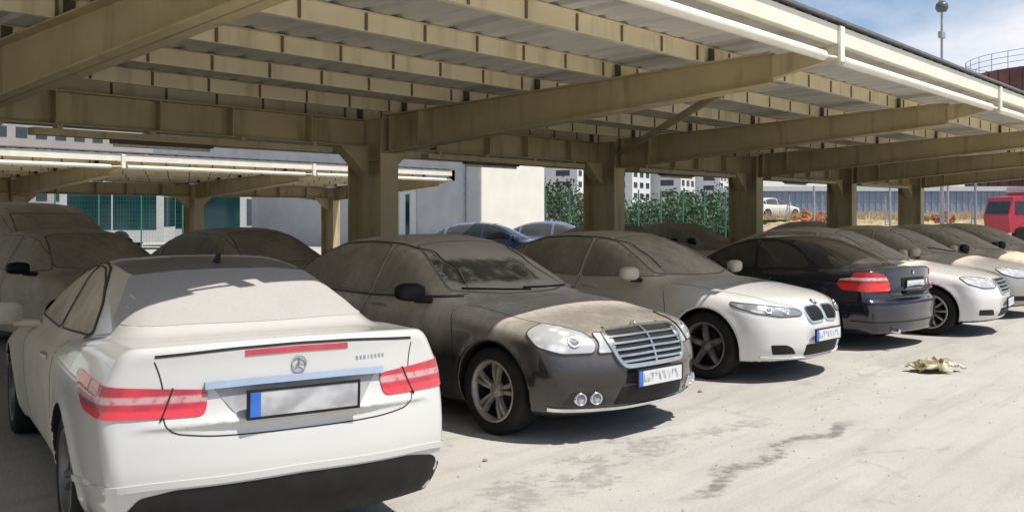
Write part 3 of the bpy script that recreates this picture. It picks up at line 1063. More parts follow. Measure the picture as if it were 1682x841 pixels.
# ---------------------------------------------------------------- the white coupe in front
def build_coupe(loc, rz):
    p = model_coupe()
    sh = Shell(p, 0.0145)
    root = empty('coupe', (loc[0], loc[1], 0), rz)
    tag(root, 'white two-door coupe seen from behind with dusty rear window and red tail lights', 'car')
    P = M['p_coupe']
    # lid gap, bumper gap, door gap, fuel flap
    lid = [(33.5, 1.0), (32.5, .95), (31.5, .88), (31, .745), (29, .69), (22, .67), (12, .664)]
    line = lid + [(-y, z) for y, z in reversed(lid)]
    sh.ribbon('cB', line, 0.006, sh.extra, 0, 0.0015, 0.006)
    for k in ('L', 'R'):
        sh.ribbon(k, [(.45, .96), (.5, .7), (.44, .36), (.3, .27), (-.75, .27), (-.86, .42), (-.93, .7), (-.92, .955)], 0.008, sh.extra, 0, 0.0012, 0.006)
    sh.body(P, M['black'], root)
    # glass
    side_windows(sh, root, M['g_coupe_side'], [
        [(.62, .985), (.38, 1.135), (.1, 1.255), (-.18, 1.325), (-.3, 1.335), (-.42, .975)],
        [(-.46, .98), (-.36, 1.338), (-.6, 1.33), (-.85, 1.275), (-1.1, 1.165), (-1.24, 1.04), (-1.22, 1.01)]],
        trim=[[(.7, .965), (.38, 1.155), (.1, 1.275), (-.2, 1.345), (-.45, 1.356), (-.7, 1.335), (-.9, 1.275), (-1.15, 1.15), (-1.27, 1.02), (-1.2, .995)]], trim_w=0.014, smat=M['trimmat'])
    sh.patch('rear_window', 'B', [(.665, 1.098), (.58, 1.22), (.505, 1.315), (.25, 1.338), (-.25, 1.338), (-.505, 1.315), (-.58, 1.22), (-.665, 1.098), (-.35, 1.11), (.35, 1.11)], M['g_coupe'], root, 0.003, 0.04, rnd=0.04)
    sh.patch('roof_panel', 'T', [(-.03, .46), (-.5, .50), (-1.0, .50), (-1.14, .48), (-1.17, .2), (-1.17, -.2), (-1.14, -.48), (-1.0, -.50), (-.5, -.50), (-.03, -.46)], M['roof_coupe'], root, 0.003, 0.05, rnd=0.03)
    sh.patch('windshield', 'F', [(.6, .99), (.45, 1.29), (.2, 1.32), (-.2, 1.32), (-.45, 1.29), (-.6, .99), (-.3, .965), (.3, .965)], M['g_dusty'], root, 0.003, 0.05)
    # tail lamps: wrap round the corner
    lamp = [(22.5, .76), (22, .87), (42, .895), (65, .92), (67.5, .90), (54, .765), (42, .755)]
    for po in (lamp, mirror_poly(lamp)):
        t = sh.patch('tail_light', 'cB', po, M['tail'], root, 0.007, 0.03, 0.025, rnd=0.03)
        g = MB()
        sgn = 1 if po is lamp else -1
        sh.ribbon('cB', [(sgn * 31.5, .745), (sgn * 29.5, .884)], 0.008, g, 0, 0.009, 0.01)
        g.build('lamp_gap', M['gap'], t)
    # third brake light and the lip above it
    sh.patch('brake_light', 'B', [(.25, 1.008), (.25, 1.034), (0, 1.038), (-.25, 1.034), (-.25, 1.008), (0, 1.012)], M['brake'], root, 0.004, 0.04, 0.02)
    mb = MB()
    sh.ribbon('B', [(.63, 1.022), (.3, 1.044), (0, 1.05), (-.3, 1.044), (-.63, 1.022)], 0.013, mb, 0, 0.002, 0.02)
    mb.build('spoiler_gap', M['gap'], root)
    # plate recess, handle bar and plate
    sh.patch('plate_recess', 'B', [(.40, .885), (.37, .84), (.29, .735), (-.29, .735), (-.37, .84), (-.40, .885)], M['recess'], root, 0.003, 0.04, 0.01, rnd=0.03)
    mb = MB()
    sh.ribbon('B', [(.43, .886), (.2, .893), (-.2, .893), (-.43, .886)], 0.032, mb, 0, 0.028, 0.03)
    mb.build('trunk_handle_bar', M['bar_sky_tint'], root)
    plate(root, -2.488, .80, True, M['plate_blur'], 0, 0.04)
    h, n = sh.ray('B', 0, .955)
    star(root, h, n, .036)
    # badge letters on the lid's right
    mb = MB()
    for i, (w0) in enumerate((.011, .009, .011, .004, .01, .008, .011, .009)):
        y = -.30 - i * .021
        sh.patch('x', 'B', [(y + w0 / 2, .948), (y + w0 / 2, .964), (y - w0 / 2, .964), (y - w0 / 2, .948)], None, None, 0.003, 0.03, 0.004, mb)
    mb.build('badge_lettering', M['badge'], root)
    # bumper: lower dark diffuser, its black carried down as painted shadow, with exhausts, crease
    sh.patch('diffuser', 'cB', [(-40, .20), (-41, .345), (-36, .42), (-28, .45), (0, .462), (28, .45), (35, .42), (38.5, .345), (37, .20)], M['black'], root, 0.004, 0.04, 0.02, rnd=0.02)
    mb = MB()
    sh.ribbon('cB', [(-70, .40), (-54, .40), (-43, .45), (-33, .475), (0, .49), (33, .475), (43, .45), (54, .40), (70, .40)], 0.03, mb, 0, 0.010, 0.02)
    mb.build('bumper_crease', P, root)
    for sd in (1,):
        mb = MB()
        Mx = (sd * .46)
        prof = [(.042, -.12), (.052, 0.0), (.048, .004), (.044, 0.0), (.036, -.1)]
        seg = 20
        vs, fs = [], []
        for r, t in prof:
            for i in range(seg):
                a = 2 * math.pi * i / seg
                vs.append((-2.385 - t, Mx + 1.6 * r * math.cos(a), 0.272 + .9 * r * math.sin(a)))
        for k in range(len(prof) - 1):
            for i in range(seg):
                j = (i + 1) % seg
                fs.append((k * seg + i, k * seg + j, (k + 1) * seg + j, (k + 1) * seg + i))
        mb.add(vs, fs, 0, True)
        mb.build('exhaust_tip', M['chrome'], root)
    # roof antenna
    h, n = sh.ray('T', -1.0, 0)
    mb = MB()
    mb.prism([(-.06, 0), (.05, 0), (.0, .022), (-.05, .055), (-.062, .055)], 'y', -.012, .012, 0, Matrix.Translation(h + Vector((0, 0, -.004))))
    mb.build('antenna', M['black'], root)
    handles(sh, root, [-.62], .84, P)
    mirror_part(root, p, .38, 1.0, P, .86, arm=P)
    add_wheels(root, p, 'twin', M['rim_grey'])
    return root


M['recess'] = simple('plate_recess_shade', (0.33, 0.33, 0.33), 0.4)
M['bar_sky_tint'] = simple('lid_bar_sky_reflection', (0.50, 0.57, 0.70), 0.2, 0.6, 0.05)  # sky reflection put into the bar's blue colour


# ---------------------------------------------------------------- dark brown sedan, seen from the front
def build_brown(loc, rz):
    p = model_sedan()
    sh = Shell(p, 0.0155)
    root = empty('sedan', (loc[0], loc[1], 0), rz)
    tag(root, 'dark graphite sedan thick with dust, chrome slatted grille and a swept patch on its windscreen', 'car')
    P = M['p_brown']
    bon = [(.42, .80), (.60, .86), (.70, 1.0)]
    for k in ('L', 'R'):
        sh.ribbon(k, [(.98, .42), (1.0, .68), (.92, .93)], 0.007, sh.extra, 0, 0.0012, 0.006)
        sh.ribbon(k, [(.9, .27), (-1.1, .27)], 0.007, sh.extra, 0, 0.0012, 0.006)
        sh.ribbon(k, [(-.22, .97), (-.25, .7), (-.22, .28)], 0.007, sh.extra, 0, 0.0012, 0.006)
        sh.ribbon(k, [(-1.3, 1.0), (-1.22, .75), (-1.05, .6), (-1.0, .3)], 0.007, sh.extra, 0, 0.0012, 0.006)
    sh.ribbon('T', [(2.17, .43), (2.0, .60), (1.5, .70), (.98, .74)], 0.008, sh.extra, 0, 0.0012, 0.006)
    sh.ribbon('T', [(2.17, -.43), (2.0, -.60), (1.5, -.70), (.98, -.74)], 0.008, sh.extra, 0, 0.0012, 0.006)
    side_windows(sh, root, M['g_brown'], win_sedan(),
        trim=[[(.70, 1.075), (.5, 1.19), (.2, 1.332), (-.1, 1.395), (-.55, 1.41), (-.95, 1.385), (-1.25, 1.305), (-1.45, 1.215), (-1.68, 1.05)],
              [(.82, .988), (-.2, .955), (-1.0, .965), (-1.66, 1.02)]])
    wp = [(.70, 1.03), (.60, 1.24), (.51, 1.38), (.2, 1.41), (-.2, 1.41), (-.51, 1.38), (-.60, 1.24), (-.70, 1.03), (-.3, 1.0), (.3, 1.0)]
    w_ = sh.patch('windshield', 'F', wp, M['ws_brown'], root, 0.003, 0.05, rnd=0.04)
    sh.patch('rear_window', 'B', [(.6, 1.1), (.46, 1.37), (-.46, 1.37), (-.6, 1.1)], M['g_brown'], root, 0.003, 0.06, rnd=0.06)
    seal(sh, 'F', wp, w_)
    wipers(sh, root, 0, [((.55, 1.015), (-.05, 1.03)), ((0.0, 1.012), (-.6, 1.04))])
    # grille: dark field, bright frame and slats
    g = [(.40, .79), (.425, .745), (.38, .60), (.33, .545), (-.33, .545), (-.38, .60), (-.425, .745), (-.40, .79), (0, .80)]
    gr = sh.patch('grille', 'F', g, M['black'], root, 0.004, 0.04, 0.02, rnd=0.02)
    mb = MB()
    pts = round_poly([Vector(q) for q in g], 0.05)
    sh.ribbon('F', [tuple(q) for q in pts], 0.030, mb, 0, 0.022, 0.03, True)
    for z, w in ((.748, .40), (.705, .39), (.662, .38), (.619, .365), (.578, .345)):
        sh.ribbon('F', [(-w, z), (0, z + .006), (w, z)], 0.017, mb, 0, 0.018, 0.02)
    sh.ribbon('F', [(0, .55), (0, .795)], 0.02, mb, 0, 0.020, 0.02)
    mb.build('grille_slats', M['grille_silver'], gr)
    for sg in (1, -1): sh.ribbon('cF', [(sg * 27, .815), (sg * 22.5, .74), (sg * 21, .60), (sg * 18, .53)], 0.022, sh.extra, 0, 0.003, 0.006)
    # quad headlamps
    big = [(36, .655), (34.5, .72), (40, .79), (52, .825), (64, .84), (67, .79), (60, .70), (50, .655)]
    small = [(26, .65), (24, .70), (25, .755), (31, .785), (36, .785), (33, .72), (34.5, .65)]
    for q in (big, small, mirror_poly(big), mirror_poly(small)):
        lp = sh.patch('headlight', 'cF', q, M['head'], root, 0.008, 0.03, 0.02, rnd=0.04)
        sg = 1 if q[0][0] > 0 else -1
        lamp_details(sh, lp, q, [(sg * 45, .735, .05)] if len(q) == 8 else [])
    # bumper: lower intake, lip, fog lamps
    sh.patch('lower_intake', 'cF', [(-26, .27), (-22, .40), (22, .40), (26, .27), (0, .255)], M['black'], root, 0.004, 0.04, 0.02, rnd=0.02)
    sh.patch('side_intake', 'cF', [(30, .28), (32, .375), (46, .385), (50, .29)], M['p_brown_low'], root, 0.003, 0.04, 0.02, rnd=0.02)
    sh.patch('side_intake', 'cF', [(-50, .29), (-46, .385), (-32, .375), (-30, .28)], M['p_brown_low'], root, 0.003, 0.04, 0.02, rnd=0.02)
    mb = MB()
    sh.ribbon('cF', [(-56, .262), (-40, .252), (-20, .245), (0, .243), (20, .245), (40, .252), (56, .262)], 0.028, mb, 0, 0.014, 0.02)
    mb.build('chrome_lip', M['chrome'], root)
    for sd in (1, -1):
        for a in (35.5, 42.5):
            h, n = sh.ray('cF', sd * a, .335)
            d = Vector((0.92, sd * .38, 0)).normalized()
            q = d.to_track_quat('Y', 'Z').to_matrix().to_4x4()
            mb = MB()
            mb.lathe([(0.0, .012), (.022, .016), (.034, .012)], 20, 1)
            mb.lathe([(.034, .012), (.036, .024), (.045, .024), (.046, -.03)], 20, 0)
            o = mb.build('fog_light', [M['chrome'], M['head_dark']], root)
            o.matrix_local = Matrix.Translation(h) @ q
    sh.body(P, M['black'], root)
    plate(root, 2.322, .455, False, M['plate'], 0, 0.0)
    h, n = sh.ray('T', 2.07, 0)
    star(root, h, Vector((.6, 0, .8)), .036)
    handles(sh, root, [-.02, -1.0], .88, P)
    mirror_part(root, p, .62, 1.03, M['black'], .90, sides=(-1,))
    add_wheels(root, p, 'twin', M['rim'])
    return root


M['p_brown_low'] = simple('dark_bumper_inset', (0.03, 0.027, 0.03), 0.35)


# ---------------------------------------------------------------- white sedan with twin oval grille
def build_bmw(loc, rz):
    p = model_bmw()
    sh = Shell(p, 0.0165)
    root = empty('sedan', (loc[0], loc[1], 0), rz)
    tag(root, 'white sedan with twin kidney grille, brown with dust up to its clean sunlit nose', 'car')
    P = M['p_bmw']
    for k in ('L', 'R'):
        sh.ribbon(k, [(1.0, .42), (1.02, .68), (.95, .92)], 0.007, sh.extra, 0, 0.0012, 0.006)
        sh.ribbon(k, [(-.22, .97), (-.25, .7), (-.22, .28)], 0.007, sh.extra, 0, 0.0012, 0.006)
    sh.ribbon('T', [(2.24, .34), (2.05, .58), (1.5, .70), (.98, .74)], 0.007, sh.extra, 0, 0.0012, 0.006)
    sh.ribbon('T', [(2.24, -.34), (2.05, -.58), (1.5, -.70), (.98, -.74)], 0.007, sh.extra, 0, 0.0012, 0.006)
    sh.body(P, M['black'], root)
    side_windows(sh, root, M['g_brown'], win_sedan(),
        trim=[[(.70, 1.075), (.5, 1.19), (.2, 1.332), (-.1, 1.395), (-.55, 1.41), (-.95, 1.385), (-1.25, 1.305), (-1.45, 1.215), (-1.68, 1.05)]])
    wp = [(.70, 1.025), (.60, 1.24), (.51, 1.375), (.2, 1.405), (-.2, 1.405), (-.51, 1.375), (-.60, 1.24), (-.70, 1.025), (-.3, 1.0), (.3, 1.0)]
    w_ = sh.patch('windshield', 'F', wp, M['g_dusty'], root, 0.003, 0.05, rnd=0.04)
    seal(sh, 'F', wp, w_)
    sh.patch('rear_window', 'B', [(.6, 1.1), (.46, 1.37), (-.46, 1.37), (-.6, 1.1)], M['g_brown'], root, 0.003, 0.06, rnd=0.06)
    kid = [(.022, .595), (.018, .70), (.05, .738), (.27, .728), (.305, .685), (.285, .612), (.24, .585)]
    for q in (kid, mirror_poly(kid)):
        gr = sh.patch('kidney_grille', 'F', q, M['black'], root, 0.005, 0.03, 0.02, rnd=0.03)
        mb = MB()
        sh.ribbon('F', [tuple(v) for v in round_poly([Vector(v) for v in q], 0.04)], 0.016, mb, 0, 0.014, 0.02, True)
        sg = 1 if q is kid else -1
        for j in range(5):
            y = sg * (.065 + j * .038)
            sh.ribbon('F', [(y, .605), (y, .72)], 0.006, mb, 1, 0.010, 0.01)
        mb.build('grille_frame', [M['chrome'], M['rim_dark']], gr)
    hl = [(25, .655), (22.5, .685), (28, .722), (42, .748), (57, .775), (70, .79), (68, .755), (54, .69), (40, .655)]
    for q in (hl, mirror_poly(hl)):
        lp = sh.patch('headlight', 'cF', q, M['head_dark'], root, 0.007, 0.03, 0.02, rnd=0.03)
        sg = 1 if q is hl else -1
        lamp_details(sh, lp, q, [(sg * 36, .697, .034), (sg * 47, .715, .036)])
    sh.patch('lower_intake', 'cF', [(-22, .262), (-21, .372), (21, .372), (22, .262)], M['black'], root, 0.004, 0.04, 0.02, rnd=0.02)
    si = [(29, .285), (32, .35), (36, .38), (46, .385), (45, .29)]
    for q in (si, mirror_poly(si)):
        sh.patch('side_intake', 'cF', q, M['black'], root, 0.004, 0.04, 0.02, rnd=0.02)
    mb = MB()
    sh.ribbon('cF', [(-52, .262), (-30, .245), (0, .24), (30, .245), (52, .262)], 0.02, mb, 0, 0.016, 0.02)
    mb.build('bumper_edge', P, root)
    plate(root, 2.367, .455, False, M['plate'])
    h, n = sh.ray('T', 2.2, 0)
    roundel(root, h, n, .041)
    handles(sh, root, [-.02, -1.0], .86, P)
    mirror_part(root, p, .64, 1.03, M['p_white2'], .90)
    add_wheels(root, p, 'five', M['rim_grey'])
    return root


# ---------------------------------------------------------------- navy coupe, seen from behind
def build_navy(loc, rz):
    p = model_navy()
    sh = Shell(p, 0.017)
    root = empty('coupe', (loc[0], loc[1], 0), rz)
    tag(root, 'clean navy blue two-door coupe parked tail out between two white cars', 'car')
    P = M['p_navy']
    lid = [(.56, 1.0), (.57, .93), (.52, .68), (.48, .655)]
    sh.ribbon('B', lid + [(-y, z) for y, z in reversed(lid)], 0.008, sh.extra, 0, 0.0015, 0.006)
    for k in ('L', 'R'):
        sh.ribbon(k, [(.45, .93), (.5, .7), (.4, .3), (-.75, .27), (-.86, .42), (-.9, .93)], 0.007, sh.extra, 0, 0.0012, 0.006)
    sh.body(P, M['black'], root)
    side_windows(sh, root, M['g_navy'], [
        [(.6, .96), (.38, 1.10), (.1, 1.225), (-.18, 1.30), (-.3, 1.31), (-.4, .955)],
        [(-.45, .955), (-.36, 1.31), (-.6, 1.305), (-.85, 1.25), (-1.08, 1.13), (-1.2, 1.0), (-1.15, .97)]],
        trim=[[(.68, .945), (.38, 1.12), (.1, 1.245), (-.2, 1.32), (-.6, 1.325), (-.88, 1.262), (-1.12, 1.13), (-1.24, .99)]], smat=M['trimmat'])
    sh.patch('rear_window', 'B', [(.56, 1.03), (.48, 1.17), (.42, 1.29), (-.42, 1.29), (-.48, 1.17), (-.56, 1.03)], M['g_navy'], root, 0.003, 0.04, rnd=0.06)
    sh.patch('windshield', 'F', [(.6, .97), (.45, 1.28), (-.45, 1.28), (-.6, .97)], M['g_navy'], root, 0.003, 0.05, rnd=.05)
    lamp = [(36, .775), (36, .90), (45, .91), (55, .90), (56, .86), (70, .85), (72, .80), (69, .765), (50, .76)]
    lamp = [(33, .73), (32.5, .83), (37, .93), (46, .955), (57, .945), (60, .885), (68, .865), (70, .80), (66, .735), (50, .72)]
    for q in (lamp, mirror_poly(lamp)):
        sh.patch('tail_light', 'cB', q, M['tail_navy'], root, 0.008, 0.03, 0.02, rnd=0.02)
    sh.patch('plate_recess', 'B', [(.28, .66), (.30, .88), (-.30, .88), (-.28, .66)], M['black'], root, 0.004, 0.04, 0.01, rnd=0.02)
    plate(root, -2.24, .77, True, M['plate'], 0, 0.0, w=.46, h=.15, blue=False)
    mb = MB()
    sh.ribbon('cB', [(-78, .565), (-50, .575), (0, .575), (50, .575), (78, .565)], 0.03, mb, 0, 0.010, 0.02)
    sh.ribbon('cB', [(-60, .36), (-30, .35), (0, .348), (30, .35), (60, .36)], 0.012, mb, 0, 0.008, 0.02)
    mb.build('bumper_strip', M['black'], root)
    h, n = sh.ray('B', 0, .935)
    roundel(root, h, n, .037)
    mb = MB()
    mb.tube((-2.12, .5, .24), (-2.28, .5, .235), .03, .032, 14)
    mb.build('exhaust_tip', M['chrome'], root)
    handles(sh, root, [-.62], .82, P)
    mirror_part(root, p, .4, .98, P, .85)
    add_wheels(root, p, 'five', M['rim'])
    return root


# ---------------------------------------------------------------- other cars of the place
def build_sedan(kind, label, loc, rz, paint, glass, h=0.02, wheels='five', rim='rim', mirror=None, front='plain', cat='car', group=None, name='sedan', wiper=False, lamp='head', rear=True):
    p = {'sedan': model_sedan, 'small': model_small, 'suv': model_suv}[kind]()
    sh = Shell(p, h)
    root = empty(name, (loc[0], loc[1], loc[2] if len(loc) > 2 else 0), rz)
    tag(root, label, cat, group)
    xF = max(q[1] for q in p['front']); xB = min(q[1] for q in p['rear'])
    if kind == 'suv':
        ws = [[(.85, 1.2), (.6, 1.42), (.3, 1.62), (.05, 1.7), (-.15, 1.7), (-.2, 1.17)], [(-.27, 1.17), (-.23, 1.7), (-1.0, 1.7), (-1.05, 1.18)], [(-1.12, 1.2), (-1.06, 1.7), (-1.8, 1.64), (-1.9, 1.25)]]
        wf = [(.7, 1.25), (.58, 1.68), (-.58, 1.68), (-.7, 1.25)]
        wr = [(.66, 1.24), (.6, 1.66), (-.6, 1.66), (-.66, 1.24)]
        zl, zt, zm, zg = .85, .98, 1.22, .78
    else:
        k = -0.06 if kind == 'small' else 0
        ws = [[(x + k, z) for x, z in q] for q in win_sedan()]
        wf = [(.66, 1.035), (.56, 1.24), (.48, 1.385), (.2, 1.415), (-.2, 1.415), (-.48, 1.385), (-.56, 1.24), (-.66, 1.035), (-.3, 1.0), (.3, 1.0)]
        wr = [(.6, 1.1), (.46, 1.37), (-.46, 1.37), (-.6, 1.1)]
        zl, zt, zm, zg = .66, .78, 1.03, .70
    for kk in ('L', 'R'):
        sh.ribbon(kk, [(-.22, zm - .05), (-.25, .7), (-.22, .28)], 0.007, sh.extra, 0, 0.0012, 0.006)
    sh.body(paint, M['black'], root)
    side_windows(sh, root, glass, ws)
    w_ = sh.patch('windshield', 'F', wf, glass, root, 0.003, 0.05, rnd=0.04)
    seal(sh, 'F', wf, w_)
    sh.patch('rear_window', 'B', wr, glass, root, 0.003, 0.06, rnd=0.05)
    if wiper: wipers(sh, root, 0, [((.55, 1.015), (-.05, 1.03)), ((0.0, 1.02), (-.5, 1.10))])
    hl = [(30, zl), (27, zl + .05), (34, zt), (55, zt + .03), (64, zt + .02), (58, zl + .06), (45, zl)]
    for q in (hl, mirror_poly(hl)):
        lp = sh.patch('headlight', 'cF', q, M[lamp], root, 0.007, 0.035, 0.02, rnd=0.03)
        lamp_details(sh, lp, q, [])
    g = [(.36, zg + .07), (.38, zg + .03), (.32, zg - .13), (-.32, zg - .13), (-.38, zg + .03), (-.36, zg + .07)]
    gr = sh.patch('grille', 'F', g, M['black'], root, 0.004, 0.05, 0.02, rnd=0.03)
    mb = MB()
    sh.ribbon('F', [tuple(v) for v in round_poly([Vector(v) for v in g], 0.04)], 0.02, mb, 0, 0.014, 0.02, True)
    for j in range(4): sh.ribbon('F', [(-.34, zg + .03 - j * .045), (.34, zg + .03 - j * .045)], 0.012, mb, 0, 0.012, 0.02)
    mb.build('grille_slats', M['chrome_dust'], gr)
    li = [(-24, .27), (-22, .38), (22, .38), (24, .27)]
    sh.patch('lower_intake', 'cF', li, M['black'], root, 0.004, 0.05, 0.02, rnd=0.02)
    si = [(32, .29), (35, .37), (50, .375), (50, .30)]
    for q in (si, mirror_poly(si)): sh.patch('side_intake', 'cF', q, M['black'], root, 0.004, 0.05, 0.02, rnd=0.02)
    plate(root, xF + .03, .45, False, M['plate'])
    if rear:
        tl = [(36, .80), (35, .93), (60, .95), (70, .92), (64, .80)]
        for q in (tl, mirror_poly(tl)): sh.patch('tail_light', 'cB', q, M['tail'], root, 0.007, 0.04, 0.02, rnd=0.03)
    mirror_part(root, p, .62, zm, mirror or paint, .88 if kind != 'suv' else .92)
    add_wheels(root, p, wheels, M[rim])
    return root


def copy_tree(o, parent=None):
    c = o.copy()
    COL.objects.link(c)
    if parent: c.parent = parent
    for ch in list(o.children): copy_tree(ch, c)
    return c


def repaint(root, old, new):
    """Give a copied car its own paint: body and mirrors get their own mesh data."""
    for o in [root] + list(root.children_recursive):
        if o.type == 'MESH' and any(m == old for m in o.data.materials):
            o.data = o.data.copy()
            for i, m in enumerate(o.data.materials):
                if m == old: o.data.materials[i] = new


# ------------------------------------------------------------------ ground
def ground():
    m = NT('dusty_pavement')
    p = m.pos(); s = m.sep(p)
    n1 = m.noise(p, 0.35, 6, 0.6)
    n2 = m.noise(p, 3.5, 6, 0.65)
    n3 = m.noise(p, 45, 4, 0.6)
    n4 = m.noise(m.scaled(p, (0.25, 3.0, 1)), 1.6, 5, 0.6)
    c = m.mix(m.ramp(n1, 0.3, 0.7), (0.385, 0.365, 0.33), (0.47, 0.447, 0.408))
    c = m.mix(m.math('MULTIPLY', m.ramp(n4, 0.48, 0.66), 0.30), c, (0.27, 0.255, 0.235))
    c = m.mix(m.math('MULTIPLY', m.ramp(n2, 0.52, 0.72), 0.35), c, (0.30, 0.28, 0.255))
    c = m.mix(m.math('MULTIPLY', m.ramp(n3, 0.52, 0.72), 0.45), c, (0.26, 0.245, 0.22))
    n5 = m.noise(p, 150, 2, 0.6)
    c = m.mix(m.math('MULTIPLY', m.ramp(n5, 0.56, 0.7), 0.4), c, (0.22, 0.21, 0.19))
    c = m.mix(m.math('MULTIPLY', m.ramp(n3, 0.42, 0.28), 0.25), c, (0.54, 0.515, 0.475))
    vor = m.n('ShaderNodeTexVoronoi', feature='DISTANCE_TO_EDGE'); vor.inputs['Scale'].default_value = 0.33
    wv = m.n('ShaderNodeVectorMath', operation='ADD'); m.l(p, wv.inputs[0])
    nv = m.n('ShaderNodeTexNoise'); nv.inputs['Scale'].default_value = 1.3; nv.inputs['Detail'].default_value = 5
    m.l(p, nv.inputs['Vector']); m.l(nv.outputs['Color'], wv.inputs[1]); m.l(wv.outputs[0], vor.inputs['Vector'])
    crack = m.math('MULTIPLY', m.ramp(vor.outputs['Distance'], 0.002, 0.009, 1, 0), m.ramp(n2, 0.42, 0.58))
    c = m.mix(m.math('MULTIPLY', crack, 0.28), c, (0.2, 0.19, 0.17))
    trk = m.noise(m.scaled(p, (0.12, 2.2, 1)), 1.0, 7, 0.7)
    c = m.mix(m.math('MULTIPLY', m.ramp(trk, 0.5, 0.68), 0.4), c, (0.29, 0.28, 0.262))
    # dark drip marks under the roof edge
    def drip(yc, hw, x0, x1, lo, hi, sc, amt, col, c):
        w = m.noise(m.scaled(p, (0.9, 0.9, 1)), sc, 6, 0.65)
        yy = m.math('ADD', m.math('ABSOLUTE', m.math('SUBTRACT', m.math('ADD', s[1], m.ramp(m.noise(p, 0.7, 2), 0.2, 0.8, -0.22, 0.22)), yc)), m.ramp(w, 0.25, 0.75, hw, -hw, False))
        sp = m.noise(p, 11.0, 6, 0.7)
        yy = m.math('ADD', yy, m.ramp(sp, 0.3, 0.7, hw * .7, -hw * .5, False))
        f = m.math('MULTIPLY', m.ramp(yy, lo - .04, hi + hw * .25, 1, 0), m.ramp(sp, 0.35, 0.6, 0.4, 1.0))
        f = m.math('MULTIPLY', f, m.math('MULTIPLY', m.ramp(s[0], x0, x0 + 0.5), m.ramp(s[0], x1 - 0.5, x1, 1, 0)))
        return m.mix(m.math('MULTIPLY', f, amt), c, col)
    c = drip(3.62, 0.42, 3.4, 7.4, 0.02, 0.16, 3.0, 0.6, (0.21, 0.20, 0.18), c)
    c = drip(2.92, 0.055, 4.6, 7.7, 0.05, 0.07, 2.2, 0.95, (0.17, 0.16, 0.145), c)
    c = drip(3.7, 0.35, 8.0, 30, 0.0, 0.08, 2.2, 0.35, (0.27, 0.25, 0.22), c)
    m.l(c, m.b.inputs['Base Color'])
    m.b.inputs['Roughness'].default_value = 0.92
    m.b.inputs['Specular IOR Level'].default_value = 0.2
    h = m.math('ADD', m.math('MULTIPLY', n3, 0.6), m.math('MULTIPLY', n2, 0.7))
    m.bump(h, 0.5, 0.012)
    mb = MB()
    L = 900
    mb.add([(-L, -L, 0), (L, -L, 0), (L, L, 0), (-L, L, 0)], [(0, 1, 2, 3)])
    tag(mb.build('ground', m.mat), kind='structure')


ground()

# ------------------------------------------------------------------ carport
STEEL = None


def steel_mat(name, lo, hi, dirt):
    m = NT(name)
    o = m.pos()
    n = m.noise(o, 1.3, 5, 0.6)
    n2 = m.noise(m.scaled(o, (5, 5, 0.7)), 1.0, 4)
    c = m.mix(m.ramp(n, 0.3, 0.7), lo, hi)
    c = m.mix(m.math('MULTIPLY', m.ramp(n2, 0.5, 0.72), 0.6), c, dirt)
    m.l(c, m.b.inputs['Base Color'])
    m.b.inputs['Roughness'].default_value = 0.55
    return m.mat


STEEL = steel_mat('cream_steel_shaded', (0.44, 0.365, 0.20), (0.53, 0.445, 0.26), (0.27, 0.205, 0.11))  # cream steel, darker copy: shade on beams and columns put into the colour
STEEL2 = steel_mat('cream_steel_bounce_lit', (0.74, 0.65, 0.44), (0.82, 0.73, 0.52), (0.52, 0.43, 0.25))  # same steel, paler copy: ground bounce on purlins put into the colour
FASC = simple('cream_white_paint', (0.76, 0.72, 0.60), 0.5, var=0.06, scale=3)
CLIP = simple('rusty_clip', (0.17, 0.12, 0.06), 0.7)
DARKST = simple('dark_steel_cleat', (0.09, 0.075, 0.05), 0.7)


def sheet_mat():
    m = NT('roof_sheet_underside')
    o = m.pos()
    n = m.noise(o, 0.8, 5)
    n2 = m.noise(m.scaled(o, (3, 0.4, 1)), 1.5, 4)
    c = m.mix(m.ramp(n, 0.3, 0.7), (0.56, 0.54, 0.49), (0.70, 0.675, 0.62))
    c = m.mix(m.math('MULTIPLY', m.ramp(n2, 0.5, 0.7), 0.5), c, (0.30, 0.30, 0.31))
    m.l(c, m.b.inputs['Base Color'])
    m.b.inputs['Roughness'].default_value = 0.5
    return m.mat


SHEET = sheet_mat()
SHEETTOP = simple('roof_edge_grey', (0.14, 0.14, 0.15), 0.6)
TUBE = simple('lamp_diffuser', (0.7, 0.68, 0.6), 0.4)

D = 5.7
X0 = 9.0          # X of the first column that shows its full height
YC = 10.5         # column line
YE = 3.65          # roof edge on the aisle side


def hp(y): return 3.045 + 0.04 * abs(y - YC)       # underside of the purlins


